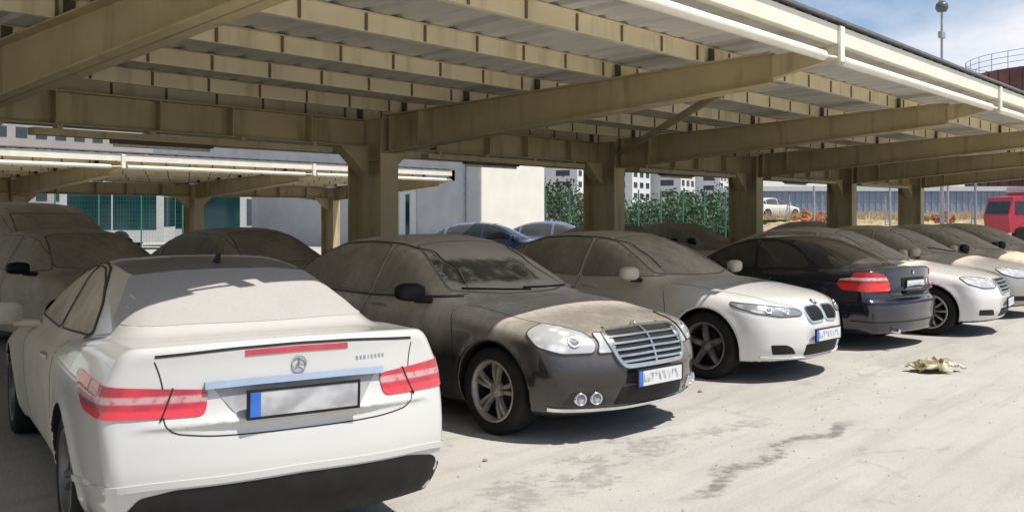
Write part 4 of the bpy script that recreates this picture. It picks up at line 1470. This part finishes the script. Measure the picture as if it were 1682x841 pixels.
def carport(xs, ye, yc, xa, xb, label, yb, brace=None, lights=True, near=True):
    root = empty('carport', (xs[0], yc, 0))
    tag(root, label, 'carport')
    org = Vector((xs[0], yc, 0))

    def put(mb, name, mat, parent=root):
        mb.v = [tuple(Vector(v) - org) for v in mb.v]
        return mb.build(name, mat, parent)
    dy = yc - YC

    def h(y): return hp(y - dy)
    for x in xs:
        # column: broad I-section, web along y
        mb = MB()
        mb.box(x - .165, x + .165, yc - .36, yc - .335, 0, h(yc) - .02)
        mb.box(x - .165, x + .165, yc + .335, yc + .36, 0, h(yc) - .02)
        mb.box(x - .012, x + .012, yc - .335, yc + .335, 0, h(yc) - .02)
        for z in (1.1, 2.42):
            mb.box(x - .15, x - .012, yc - .335, yc + .335, z, z + .02)
            mb.box(x + .012, x + .15, yc - .335, yc + .335, z, z + .02)
        mb.box(x - .3, x + .3, yc - .5, yc + .5, 0.004, .04)
        put(mb, 'column', STEEL)
        # cantilever beams, tapering to their tips
        for sgn, end in ((-1, ye + .12), (1, yb - .12)):
            mb = MB()
            y0 = yc + sgn * .36
            n = 8
            def zb(y):
                t = abs(y - yc) / abs(end - yc)
                return 2.50 + (h(end) - .30 - 2.50) * t
            pr = [(y0, zb(y0)), (end, zb(end)), (end, h(end)), (y0, h(y0))]
            yt = end - sgn * .55
            mb.prism([(y0, zb(y0)), (yt, zb(yt)), (yt, h(yt) - .012), (y0, h(y0) - .012)], 'x', x - .008, x + .008)
            for (za, zb_, off) in ((zb(y0), zb(yt), 0), (h(y0) - .014, h(yt) - .014, 0)):
                mb.prism([(y0, za), (yt, zb_), (yt, zb_ + .014), (y0, za + .014)], 'x', x - .12, x + .12)
            mb.prism([(yt, zb(yt) + .06), (end, h(end) - .17), (end, h(end) - .03), (yt, h(yt) - .03)], 'x', x - .05, x + .05)
            for t in (.02, .12):
                yy = y0 + (yt - y0) * t
                mb.box(x - .11, x + .11, yy - .008, yy + .008, zb(yy) + .014, h(yy) - .016)
            put(mb, 'cantilever_beam', STEEL)
    # spine girder between the columns, with haunches and a service tray
    for a, b in zip(xs, xs[1:]):
        mb = MB()
        x0, x1 = a + .17, b - .17
        z0, z1 = 2.62, 3.0
        mb.box(x0, x1, yc - .006, yc + .006, z0 + .014, z1 - .014)
        mb.box(x0, x1, yc - .14, yc + .14, z0, z0 + .014)
        mb.box(x0, x1, yc - .14, yc + .14, z1 - .014, z1)
        for xx, sg in ((x0, 1), (x1, -1)):
            mb.prism([(xx, 2.2), (xx + sg * .5, z0 - .002), (xx, z0 - .002)], 'y', yc - .1, yc + .1)
            for q in (1.0, 2.2): mb.box(xx + sg * q - .008, xx + sg * q + .008, yc - .13, yc + .13, z0 + .014, z1 - .014)
        put(mb, 'spine_girder', STEEL)
        if near:
            mb = MB()
            mb.box(a + .9, b - .9, yc - .22, yc - .06, 2.50, 2.575)
            for q in (.95, 2.0, 3.2, 4.3): mb.box(a + q + .2, a + q + .26, yc - .2, yc - .08, 2.575, 2.62)
            put(mb, 'cable_tray', STEEL)
    # purlins
    ny = []
    y = ye + 1.4
    while y < yc - .2: ny.append(y); y += 1.2
    ny += [yc + .3 + 1.2 * i for i in range(int((yb - yc) / 1.2))]
    for y in ny:
        mb = MB()
        z = h(y)
        fy = y
        mb.box(xa, xb, fy, fy + .004, z + .004, z + .156)
        mb.box(xa, xb, fy, fy + .06, z, z + .004)
        mb.box(xa, xb, fy - .055, fy + .004, z + .156, z + .16)
        x = xa + .3
        while x < xb:
            mb.box(x - .013, x + .013, fy - .012, fy - .001, z + .006, z + .154, 1)
            x += .69
        for xc in xs:
            mb.box(xc - .045, xc + .045, fy - .03, fy - .013, z - .004, z + .15, 2)
        put(mb, 'purlin', [STEEL2, CLIP, DARKST])
    # trapezoidal sheet
    mb = MB()
    per, dep = .345, .032
    prof = []
    x = xa
    while x < xb:
        prof += [(x, 0), (x + per * .55, 0), (x + per * .65, dep), (x + per * .9, dep)]
        x += per
    prof.append((xb, 0))
    ya, ybk = ye + .02, yb - .02
    vs = []
    for (px, dz) in prof:
        for yy in (ya, yc, ybk): vs.append((px, yy, h(yy) + .165 + dz))
    fs = []
    for i in range(len(prof) - 1):
        for j in (0, 1): fs.append((i * 3 + j, (i + 1) * 3 + j, (i + 1) * 3 + j + 1, i * 3 + j + 1))
    mb.add(vs, fs)
    put(mb, 'roof_sheet', SHEET)
    mb = MB()
    mb.box(xa - .02, xb + .02, ye - .05, ye + .3, 3.475 + .03, 3.5 + .03)
    put(mb, 'roof_edge_flashing', SHEETTOP)
    # fascia, brackets and the pipe below it
    mb = MB()
    mb.box(xa, xb, ye - .01, ye + .002, 3.30, 3.475)
    mb.box(xa, xb, ye + .002, ye + .08, 3.30, 3.312)
    put(mb, 'fascia', FASC)
    for xc in xs + ([xb - .06] if not near else []):
        mb = MB()
        mb.box(xc - .05, xc + .05, ye - .04, ye - .012, 3.13, 3.47)
        mb.box(xc - .012, xc + .012, ye - .012, ye + .2, 3.15, 3.28)
        put(mb, 'fascia_bracket', FASC)
    cuts = [xa - .3] + xs + [xb + .3]
    for a, b in zip(cuts, cuts[1:]):
        if b - a < 1.2: continue
        mb = MB()
        mb.tube((a + .12, ye + .03, 3.16), (b - .30, ye + .03, 3.16), .05, seg=14)
        mb.tube((b - .30, ye + .03, 3.16), (b - .04, ye + .0, 3.17), .014, seg=8)
        put(mb, 'roof_edge_pipe', FASC)
    if brace:
        for (p, q) in brace:
            mb = MB()
            mb.tube(p, q, .055, seg=10)
            put(mb, 'brace', STEEL)
    return root


xs1 = [X0 + D * k for k in range(-2, 5)]
carport(xs1, YE, YC, X0 - 2.4 * D, X0 + 4.42 * D,
        'nearest long carport of cream steel roofing the front row of dusty cars', 17.2,
        brace=[((X0 + D - .2, YC - .5, 2.80), (X0 + .25, YE + 1.0, hp(YE + 1.0) - .12))])
xs2 = [22.6 - D * k for k in range(5, -1, -1)]
xs2 = [x for x in xs2]
cp2 = carport(xs2, 22.3, 28.8, xs2[0] - 2, 22.66, 'farther cream carport behind, its end stopping short of the pale building', 35.0, near=False)
cp2.location.z = -0.33          # the ground falls away slightly towards the back

# tube lights under the near carport's cable tray
for i, k in enumerate((-1, 0, 1, 2)):
    xm = X0 + D * k + D * .42
    r = empty('tube_light', (xm, YC - .14, 2.44))
    nm = ['nearest to the left picture edge', 'before the pale building', 'before the green fence', 'farthest to the right'][i]
    tag(r, 'long tube light fixture under the carport girder, ' + nm, 'light fixture', 'tube lights under the carport')
    mb = MB(); mb.box(-.62, .62, -.06, .06, .02, .058); mb.build('housing', DARKST, r)
    mb = MB(); mb.tube((-.6, 0, 0), (.6, 0, 0), .02, seg=10); mb.build('tube', TUBE, r)

# ------------------------------------------------------------------ the cars
FACE = -math.pi / 2            # nose towards the aisle


def axle(pt, rz, wb, front=True):
    d = Vector((math.cos(rz), math.sin(rz)))
    q = Vector(pt) - d * (wb / 2 if front else -wb / 2)
    return q.x, q.y


rz = R(73.8)
build_coupe(axle((3.0, 4.68), rz, 2.76, False), rz)
rz = math.atan2(-.996, -.091)
build_brown(axle((6.18, 4.72), rz, 2.874), rz)
rz = math.atan2(-1, -.059)
build_bmw(axle((9.40, 4.78), rz, 2.968), rz)
rz = R(82.5)
build_navy((12.32 + 2.2 * math.cos(rz), 4.05 + 2.2 * math.sin(rz)), rz)
rz = math.atan2(-.996, .0935)
build_sedan('sedan', 'white sedan with bright multi-spoke wheel and dark grille beside the navy coupe', axle((14.53, 4.34), rz, 2.874), rz,
            M['p_white2'], M['g_dusty'], 0.02, 'multi', 'rim_bright', M['p_beige'], lamp='head')
sv = build_sedan('sedan', 'silver grey sedan with sunlit bonnet and a wiper lying on its dusty windscreen', axle((17.3, 4.5), FACE, 2.874), FACE,
                 M['p_silver'], M['g_dusty'], 0.02, 'five', 'rim', M['p_silver'], wiper=True)
dk = build_sedan('small', 'dark dusty car with a black door mirror next to the silver grey sedan', axle((20.1, 4.6), FACE, 2.7), FACE,
                 M['p_dark'], M['g_dusty'], 0.022, 'five', 'rim_grey', M['black'])
far = copy_tree(dk)
far.location = (22.9, 6.0, 0)
tag(far, 'rightmost dusty car of the front row, cut by the picture edge', 'car')
# second row, noses against the columns
gA = build_sedan('small', 'beige dusty car at the left edge behind the white coupe, its windscreen caked', axle((5.6, 10.9), FACE, 2.7), FACE,
                 M['p_beige'], M['g_dusty'], 0.02, 'five', 'rim', M['black'])
gB = copy_tree(gA); gB.location = (8.1, 12.1, 0)
tag(gB, 'dusty car with dark side glass just left of the nearest full column', 'car')
gD = copy_tree(gA); gD.location = (18.6, 12.6, 0); tag(gD, 'dusty car roof behind the white kidney grille sedan', 'car')
gE = copy_tree(gA); gE.location = (21.3, 12.5, 0); tag(gE, 'dusty windscreen and bonnet just left of the column behind the navy coupe', 'car')
gF = copy_tree(gA); gF.location = (29.6, 12.5, 0); tag(gF, 'dusty car in the second row behind the silver grey sedan', 'car')
gX, gY = CW(62, 14.6)
build_sedan('suv', 'tall dusty off-road wagon behind the beige car at the left edge', (gX, gY), FACE + .1,
            M['p_beige'], M['g_dusty'], 0.026, 'five', 'rim', M['black'], name='off_road_wagon')
bX, bY = CW(815, 27)
bl = build_sedan('small', 'shiny blue car parked in the open before the pale building', (bX, bY), R(-58),
                 M['p_blue'], M['g_navy'], 0.024, 'five', 'rim', M['p_blue'])
b2 = copy_tree(bl); q = CW(925, 31); b2.location = (q[0], q[1], 0); tag(b2, 'second blue car half hidden behind the column left of the green fence', 'car')

# ------------------------------------------------------------------ background
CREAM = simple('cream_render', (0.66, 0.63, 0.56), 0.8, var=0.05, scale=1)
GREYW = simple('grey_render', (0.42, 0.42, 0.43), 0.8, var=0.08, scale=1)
PANEL = simple('pale_panel', (0.52, 0.55, 0.52), 0.5, var=0.05)
GLASSD = simple('dark_window', (0.03, 0.04, 0.05), 0.12, var=0.3)
GREENM = simple('green_fence_wire', (0.03, 0.16, 0.10), 0.5)
BLUEW = simple('blue_grey_cladding', (0.19, 0.22, 0.30), 0.6, var=0.08, scale=1)
REDP = simple('red_paint', (0.42, 0.03, 0.05), 0.4)
DRED = simple('dark_red_steel', (0.14, 0.06, 0.052), 0.7, var=0.3, scale=.5)
WHITEP = simple('white_panel', (0.5, 0.5, 0.5), 0.4, var=0.08)
TEAL = simple('teal_glass', (0.008, 0.042, 0.048), 0.08, var=0.3, scale=.5)
APT = simple('apartment_white', (0.58, 0.58, 0.58), 0.8, var=0.06, scale=.3)
POLE = simple('galvanised_pole', (0.33, 0.34, 0.35), 0.5, .4)
STRAW = simple('dry_grass', (0.40, 0.31, 0.17), 0.9, var=0.3, scale=2)
RUST = simple('rust_orange', (0.42, 0.14, 0.04), 0.8)

# pale building: its sunlit end faces the aisle, its long side has the shade painted in grey
cx, cy = CW(791, 44)
b = empty('building', (cx, cy, 0))
tag(b, 'pale flat-roofed building with one sunlit cream wall and a shaded grey side', 'building')
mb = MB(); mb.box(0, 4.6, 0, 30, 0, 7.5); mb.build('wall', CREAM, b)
mb = MB(); mb.box(-.06, -.003, .15, 30, 0, 7.5); mb.build('side_wall_shade_grey', GREYW, b)
mb = MB(); mb.box(-.1, 4.7, -.1, 30.1, 7.5, 7.75); mb.build('parapet', GREYW, b)
for yy in (4.3, 5.7, 7.1):
    mb = MB(); mb.box(-.12, -.062, yy, yy + 1.2, 0, 3.0); d = mb.build('door', PANEL, b)
    mb = MB(); mb.box(-.13, -.121, yy + .45, yy + .75, .3, 2.7); mb.build('door_glass', TEAL, d)
mb = MB(); mb.tube((-.12, 1.0, .2), (-.12, 1.0, 4.5), .06, seg=8); mb.build('downpipe', POLE, b)


def fence(p0, p1, hgt, n, mat, label, name='wire_fence'):
    p0, p1 = Vector((*p0, 0)), Vector((*p1, 0))
    r = empty(name, p0)
    tag(r, label, 'fence')
    d = p1 - p0
    mb = MB()
    L = d.length
    u = d.normalized()
    w = Vector((-u.y, u.x, 0)) * .004
    k = 0
    while k * .12 < L:
        c = u * (k * .12)
        mb.tube(c + Vector((0, 0, .05)), c + Vector((0, 0, hgt)), .0025, seg=4, caps=False); k += 1
    for z in np.arange(.1, hgt, .2): mb.tube(Vector((0, 0, z)), d + Vector((0, 0, z)), .003, seg=4, caps=False)
    mb.build('wire_mesh', mat, r)
    for i in range(n + 1):
        c = d * (i / n)
        mb = MB(); mb.tube(c, c + Vector((0, 0, hgt + .15)), .035, seg=8); mb.build('post', mat, r)


fence(CW(896, 43.0), CW(1192, 46), 2.7, 8, GREENM, 'green wire mesh fence on round posts before the bushes')
fence(CW(-60, 40), CW(300, 43), 3.4, 5, GREENM, 'tall green wire fence on round posts before the left bus')
fence(CW(1240, 52), CW(1640, 60), 2.6, 8, POLE, 'grey wire fence along the dry bank before the blue-grey hall')

LEAF = NT('leaves')
_o = LEAF.pos()
LEAF.l(LEAF.mix(LEAF.ramp(LEAF.noise(_o, 1.8, 4), 0.35, 0.65), (0.03, 0.06, 0.028), (0.075, 0.125, 0.055)), LEAF.b.inputs['Base Color'])
LEAF.b.inputs['Roughness'].default_value = 0.7
BARK = simple('bark', (0.11, 0.085, 0.06), 0.9)


def bush(x, y, w, h, label, group, name='bush', seed=0):
    rnd = random.Random(seed)
    r = empty(name, (x, y, 0))
    tag(r, label, 'bush', group)
    mb = MB()
    cl = [(rnd.uniform(-w, w) * .5, rnd.uniform(-w, w) * .5, rnd.uniform(.25, .85) * h, rnd.uniform(.18, .34) * w) for _ in range(16)]
    for cxx, cyy, cz, rr in cl:
        for _ in range(130):
            d = Vector((rnd.gauss(0, 1), rnd.gauss(0, 1), rnd.gauss(0, 1))).normalized() * rr * rnd.random() ** .4
            c = Vector((cxx, cyy, cz)) + d
            s = rnd.uniform(.06, .13)
            a = Vector((rnd.gauss(0, 1), rnd.gauss(0, 1), rnd.gauss(0, 1))).normalized()
            bb = a.orthogonal().normalized() * s; cc = a.cross(bb).normalized() * s * .6
            mb.add([c - bb, c + cc, c + bb, c - cc], [(0, 1, 2, 3)])
    me = bpy.data.meshes.new('foliage')
    me.from_pydata([tuple(v) for v in mb.v], [], mb.f)
    me.materials.append(LEAF.mat)
    link('foliage', me, r)
    mb = MB()
    for k in range(5):
        a = cl[k]
        mb.tube((0, 0, 0), (a[0], a[1], a[2]), .05, .015, 6)
    mb.build('stem', BARK, r)


bl_ = ['tall green bush right of the pale building', 'green bush behind the fence beside the tall first one', 'low green bush in the middle of the fence',
       'bright green bush right of the fence middle', 'broad green bush near the fence right end', 'last green bush beside the fence end column']
for i, px in enumerate((915, 960, 1035, 1085, 1130, 1170)):
    x, y = CW(px, 50 + (i % 3) * 1.5)
    bush(x, y, 3.0, [3.6, 2.8, 2.4, 2.7, 2.9, 3.2][i], bl_[i], 'bushes behind the green fence', seed=i)


def apartments(px, z, w, d, h, label, rz=0.2, rows=7, cols=5):
    x, y = CW(px, z)
    r = empty('apartment_block', (x, y, 0), rz)
    tag(r, label, 'building')
    mb = MB(); mb.box(-w / 2, w / 2, -d / 2, d / 2, 0, h); mb.build('wall', APT, r)
    mb = MB(); mb.box(-w / 2 - .2, w / 2 + .2, -d / 2 - .2, d / 2 + .2, h, h + .6); mb.build('roof', GREYW, r)
    fh = h / rows
    for i in range(rows):
        for j in range(cols):
            cxx = -w / 2 + w * (j + .5) / cols
            mb = MB(); mb.box(cxx - w / cols * .28, cxx + w / cols * .28, -d / 2 - .06, -d / 2 + .05, i * fh + fh * .3, i * fh + fh * .8)
            mb.build('window', GLASSD, r)
        for j in range(2):
            yy = -d / 2 + d * (j + .5) / 2
            mb = MB(); mb.box(-w / 2 - .06, -w / 2 + .05, yy - d * .12, yy + d * .12, i * fh + fh * .3, i * fh + fh * .8)
            mb.build('window', GLASSD, r)


apartments(925, 190, 14, 12, 15.0, 'white apartment block above the bushes right of the pale building', .25)
apartments(1010, 200, 10, 12, 15.5, 'white apartment block showing beside the second full column', .2, 7, 3)
apartments(1090, 210, 14, 12, 14.5, 'white apartment block above the middle of the green fence', .25, 6, 4)
apartments(1155, 215, 9, 10, 13.0, 'white apartment block above the right end of the green fence', .25, 6, 3)
APT = simple('apartment_rose_grey', (0.27, 0.245, 0.24), 0.8, var=0.08, scale=.3)
apartments(30, 130, 24, 12, 22, 'rose grey apartment block seen between the two carports at the left edge', .1, 8, 9)
apartments(250, 150, 26, 12, 20, 'rose grey apartment block seen between the two carports further right', .1, 7, 7)

# blue-grey hall beyond the dry bank
x0, y0 = CW(1215, 92); x1, y1 = CW(1720, 92)
hl = empty('industrial_hall', (x0, y0, 0), math.atan2(y1 - y0, x1 - x0))
tag(hl, 'long low blue-grey clad hall beyond the dry bank', 'building')
L = math.hypot(x1 - x0, y1 - y0)
mb = MB(); mb.box(0, L, 0, 10, 0, 4.0)
k = 0
while k * .6 < L: mb.box(k * .6, k * .6 + .3, -.05, -.002, 0, 3.98); k += 1
mb.build('wall', BLUEW, hl)
mb = MB(); mb.box(-.3, L + .3, -.3, 10.3, 4.0, 4.45); mb.build('roof', WHITEP, hl)

# dry bank: a long low mound of dry grass
mb = MB()
x0, y0 = CW(1195, 66); x1, y1 = CW(1800, 70)
a = Vector((x0, y0, 0)); bvec = Vector((x1, y1, 0)); u = (bvec - a).normalized(); w = Vector((-u.y, u.x, 0))
n = 60; mrow = 8
rnd = random.Random(5)
vs = []
Lb = (bvec - a).length
for i in range(n + 1):
    for j in range(mrow + 1):
        t = j / mrow
        hh = 1.55 * math.sin(math.pi * min(1, t * 1.0) ) ** .6 if 0 < j < mrow else -0.02
        hh += rnd.uniform(-.12, .22) if 0 < j < mrow else 0
        p = a + u * (Lb * i / n) + w * (t * 12 - 4)
        vs.append((p.x, p.y, hh))
fs = [(i * (mrow + 1) + j, (i + 1) * (mrow + 1) + j, (i + 1) * (mrow + 1) + j + 1, i * (mrow + 1) + j + 1) for i in range(n) for j in range(mrow)]
mb.add(vs, fs, 0, True)
tag(mb.build('terrain', STRAW), kind='structure')
# dry grass tufts on the bank: uncountable
mb = MB()
for _ in range(2600):
    t = rnd.random(); p = a + u * (Lb * t) + w * rnd.uniform(-3.2, 4)
    for _ in range(3):
        d = Vector((rnd.gauss(0, .14), rnd.gauss(0, .14), rnd.uniform(.25, .75)))
        s = u * .03
        q = p + Vector((rnd.gauss(0, .15), rnd.gauss(0, .15), 1.35))
        mb.add([q - s, q + s, q + d], [(0, 1, 2)])
me = bpy.data.meshes.new('dry_grass'); me.from_pydata([tuple(v) for v in mb.v], [], mb.f); me.materials.append(STRAW)
tag(link('dry_grass', me), kind='stuff')
# rusty heaps on the bank
for i, (px, lab) in enumerate(((1322, 'orange rusty scrap heap left of the fourth full column'), (1350, 'orange rusty scrap heap touching the fourth full column'), (1545, 'rust brown scrap heap right of the fifth full column'))):
    x, y = CW(px, 63)
    mb = MB()
    r2 = random.Random(i)
    for _ in range(22):
        c = Vector((r2.gauss(0, .5), r2.gauss(0, .3), 1.3 + abs(r2.gauss(0, .22))))
        Mx = Matrix.Translation(c) @ Matrix.Rotation(r2.uniform(0, 3), 4, Vector((r2.random(), r2.random(), r2.random())).normalized())
        mb.box(-.26, .26, -.15, .15, -.03, .03, 0, Mx)
    o = mb.build('scrap_heap', RUST, None, (x, y, 0))
    tag(o, lab, 'scrap heap')

# white car up on the bank
x, y = CW(1268, 66)
wc = copy_tree(bl); wc.location = (x, y, 1.4); wc.rotation_euler = (0, 0, -.3)
repaint(wc, M['p_blue'], M['p_farwhite'])
tag(wc, 'white car standing up on the dry bank before the blue-grey hall', 'car')

# thin poles in front of the hall
for i, (px, z, top) in enumerate(((1337, 50, 3.2), (1462, 52, 3.2), (1557, 50, 3.4), (1602, 48, 3.4))):
    x, y = CW(px, z)
    mb = MB(); mb.tube((0, 0, 0), (0, 0, top), .07, .06, 8)
    o = mb.build('post', POLE if i < 3 else BLUEW, None, (x, y, 0))
    tag(o, 'plain thin steel post before the blue-grey hall, ' + ['left of the fourth full column', 'left of the fifth full column', 'right of the fifth full column', 'nearest to the red truck'][i], 'post', 'thin posts before the hall')

# red truck
x, y = CW(1722, 58)
t = empty('truck', (x, y, 0), R(-40))
tag(t, 'red box truck with a white roof at the right edge', 'truck')
mb = MB(); mb.box(-1.9, 4.5, -1.2, 1.2, 1.0, 3.05); mb.build('cargo_box', REDP, t)
mb = MB(); mb.box(-1.92, 4.52, -1.22, 1.22, 3.05, 3.4); mb.build('box_roof', WHITEP, t)
mb = MB(); mb.prism([(-2.0, .6), (-3.4, .6), (-3.55, 1.6), (-3.2, 2.75), (-2.0, 2.85)], 'y', -1.15, 1.15); c = mb.build('cab', REDP, t)
mb = MB(); mb.prism([(-3.5, 1.75), (-3.54, 1.75), (-3.24, 2.6), (-3.2, 2.6)], 'y', -1.0, 1.0); mb.build('windshield', GLASSD, c)
for s_ in (-1.165, 1.165):
    mb = MB(); mb.box(-3.1, -2.3, min(s_, s_ * 1.004), max(s_, s_ * 1.004), 1.7, 2.5); mb.build('side_window', GLASSD, c)
for xx in (-2.7, 3.2):
    for s_ in (-1.05, 1.05):
        mb = MB(); mb.lathe([(0, -.14), (.3, -.14), (.46, -.14), (.5, -.1), (.5, .1), (.46, .14), (.3, .14), (0, .14)], 24, 0, (xx, s_, .5)); mb.build('wheel', M['tyre'], t)

# storage tank with rail, upper right
x, y = CW(1760, 105)
tk = empty('storage_tank', (x, y, 0))
tag(tk, 'big dark red round storage tank with a railed top beyond the carport edge', 'storage tank')
def ring_wall(r, z0, z1, mi=0, seg=64):
    m_ = MB()
    vs = []
    for zz in (z0, z1):
        for i in range(seg): vs.append((r * math.cos(2 * math.pi * i / seg), r * math.sin(2 * math.pi * i / seg), zz))
    m_.add(vs, [(i, (i + 1) % seg, seg + (i + 1) % seg, seg + i) for i in range(seg)], 0, True)
    m_.add(vs[seg:], [tuple(range(seg))])
    return m_
mb = ring_wall(10.5, 0, 17.2)
for i in range(48):
    t_ = 2 * math.pi * i / 48
    mb.tube((10.55 * math.cos(t_), 10.55 * math.sin(t_), 1), (10.55 * math.cos(t_), 10.55 * math.sin(t_), 17.2), .12, seg=6)
mb.build('tank_wall', DRED, tk)
mb = MB()
for z_ in (17.8, 18.4, 19.0):
    for i in range(64):
        a0, a1 = 2 * math.pi * i / 64, 2 * math.pi * (i + 1) / 64
        mb.tube((10.6 * math.cos(a0), 10.6 * math.sin(a0), z_), (10.6 * math.cos(a1), 10.6 * math.sin(a1), z_), .035, seg=5, caps=False)
for i in range(32):
    a0 = 2 * math.pi * i / 32
    mb.tube((10.6 * math.cos(a0), 10.6 * math.sin(a0), 17.2), (10.6 * math.cos(a0), 10.6 * math.sin(a0), 19.0), .04, seg=5)
mb.build('railing', POLE, tk)

# lamp mast against the sky
x, y = CW(1547, 62)
r = empty('lamp_mast', (x, y, 0))
tag(r, 'tall steel lamp mast against the sky at upper right', 'lamp mast')
mb = MB(); mb.tube((0, 0, 0), (0, 0, 15.0), .13, .07, 12); mb.build('pole', POLE, r)
mb = MB(); mb.lathe([(0, -.42), (.28, -.42), (.4, -.2), (.36, .1), (.2, .2), (0, .22)], 20); mb.v = [(a_, c_, b_ + 15.35) for a_, b_, c_ in mb.v]; mb.build('lamp_head', simple('lamp_head_grey', (.09, .09, .1), .4), r)
mb = MB(); mb.lathe([(0, .0), (.24, .0), (.18, .2), (0, .24)], 20); mb.v = [(a_, c_, b_ + 15.55) for a_, b_, c_ in mb.v]; mb.build('lamp_cap', WHITEP, r)
mb = MB(); mb.box(-.4, .35, -.12, .12, 13.2, 13.6); mb.build('camera_box', POLE, r)


# buses and pale panels at the left, beyond the far carport
def bus(px, z, rz, L, label, h=3.15):
    x, y = CW(px, z)
    r = empty('bus', (x, y, 0), rz)
    tag(r, label, 'bus', None)
    mb = MB()
    mb.prism([(-L / 2, .35), (L / 2, .35), (L / 2, 2.6), (L / 2 - .15, h - .05), (L / 2 - .4, h), (-L / 2 + .2, h), (-L / 2, h - .2)], 'y', -1.25, 1.25)
    mb.build('body', WHITEP, r)
    n = max(2, int(L / 1.9))
    for s_ in (-1, 1):
        for i in range(n):
            xx = -L / 2 + .35 + i * (L - .6) / n
            mb = MB(); mb.box(xx, xx + (L - .6) / n - .08, s_ * 1.252 - .006, s_ * 1.252 + .006, .95, 2.95); mb.build('window', TEAL, r)
    mb = MB(); mb.box(L / 2 - .01, L / 2 + .012, -1.15, 1.15, 1.1, 2.55); mb.build('windshield', TEAL, r)
    for xx in (-L / 2 + 2, L / 2 - 2):
        for s_ in (-1.14, 1.14):
            mb = MB(); mb.lathe([(0, -.13), (.3, -.13), (.44, -.12), (.47, -.08), (.47, .08), (.44, .12), (.3, .13), (0, .13)], 24, 0, (xx, s_, .47)); mb.build('wheel', M['tyre'], r)


bus(196, 47, R(-42), 4.8, 'white bus with teal windows left of the far carport column')
bus(338, 52, R(-40), 4.6, 'short white bus with dark teal windows right of the far carport column')

# debris on the aisle: a crumpled torn sack, a thin folded sheet
x, y = CW(1536, 10.05)
nx_, ny_ = 46, 34
from mathutils import noise as mn
vs, fs, keep = [], [], []
for i in range(nx_ + 1):
    for j in range(ny_ + 1):
        u, v = i / nx_ * 2 - 1, j / ny_ * 2 - 1
        q = Vector((u * 2.1, v * 1.6, 3.7))
        rdg = 1 - abs(mn.noise(q * 1.1)) * 2
        rdg2 = 1 - abs(mn.noise(q * 2.6 + Vector((5, 1, 2)))) * 2
        env = max(0.0, 1 - (u * u * .9 + v * v * 1.1)) ** .6
        hgt = .012 + env * (.06 + .06 * max(0, rdg) ** 2 + .035 * max(0, rdg2) ** 2)
        dx, dy = mn.noise(q * 1.7) * .07, mn.noise(q * 1.7 + Vector((9, 0, 0))) * .06
        vs.append((u * .33 + dx, v * .21 + dy, hgt))
        keep.append(u * u + v * v < .82 + .32 * mn.noise(Vector((math.atan2(v, u) * 2.2, 1.3, .5))))
def gi(i, j): return i * (ny_ + 1) + j
for i in range(nx_):
    for j in range(ny_):
        q4 = (gi(i, j), gi(i + 1, j), gi(i + 1, j + 1), gi(i, j + 1))
        if all(keep[k] for k in q4): fs.append(q4)
mb = MB(); mb.add(vs, fs, 0, False)
mb.add([(a_, b_, max(.002, c_ - .01)) for a_, b_, c_ in vs], [tuple(reversed(f_)) for f_ in fs], 0, False)
SACK = NT('dirty_sacking')
_p = SACK.obj()
SACK.l(SACK.mix(SACK.ramp(SACK.noise(_p, 5.5, 5), .38, .6), (0.20, 0.16, 0.07), (0.62, 0.58, 0.47)), SACK.b.inputs['Base Color'])
SACK.b.inputs['Roughness'].default_value = .9
o = mb.build('torn_sack', SACK.mat, None, (x, y, 0)); o.rotation_euler = (0, 0, -.75)
tag(o, 'crumpled torn straw coloured sack lying on the sunny pavement', 'sack')
# small stones
ST = simple('stone', (0.26, 0.235, 0.2), .9, var=.3)
for i, (px, py, s, lab) in enumerate(((1150, 644, .022, 'small stone beside the chrome lip of the dark sedan'), (797, 757, .018, 'small stone on the pavement near the coupe tail'))):
    z = FPX * HC / (py - HY); x, y = CW(px, z)
    bm = bmesh.new(); bmesh.ops.create_icosphere(bm, subdivisions=2, radius=s)
    rr = random.Random(i)
    for v in bm.verts: v.co = Vector((v.co.x * rr.uniform(.9, 1.3), v.co.y * rr.uniform(.8, 1.1), v.co.z * .6 + s * .45))
    me = bpy.data.meshes.new('stone'); bm.to_mesh(me); bm.free(); me.materials.append(ST)
    tag(link('stone', me, None, (x, y, 0)), lab, 'stone', 'stones on the pavement')

# loose grit along the parking line: uncountable
rg = random.Random(21)
mb = MB()
for _ in range(420):
    gx = rg.uniform(2.6, 20); gy = 3.4 + rg.gauss(0, .7) if rg.random() < .7 else rg.uniform(.5, 4.5)
    r_ = rg.uniform(.003, .010)
    a_ = rg.uniform(0, 6.28)
    pts = [Vector((gx + r_ * rg.uniform(.7, 1.6) * math.cos(a_ + k * 1.257), gy + r_ * rg.uniform(.7, 1.4) * math.sin(a_ + k * 1.257), .001)) for k in range(5)]
    top = Vector((gx, gy, r_ * rg.uniform(.6, 1.1)))
    mb.add(pts + [top], [(k, (k + 1) % 5, 5) for k in range(5)])
tag(mb.build('gravel', ST), kind='stuff')
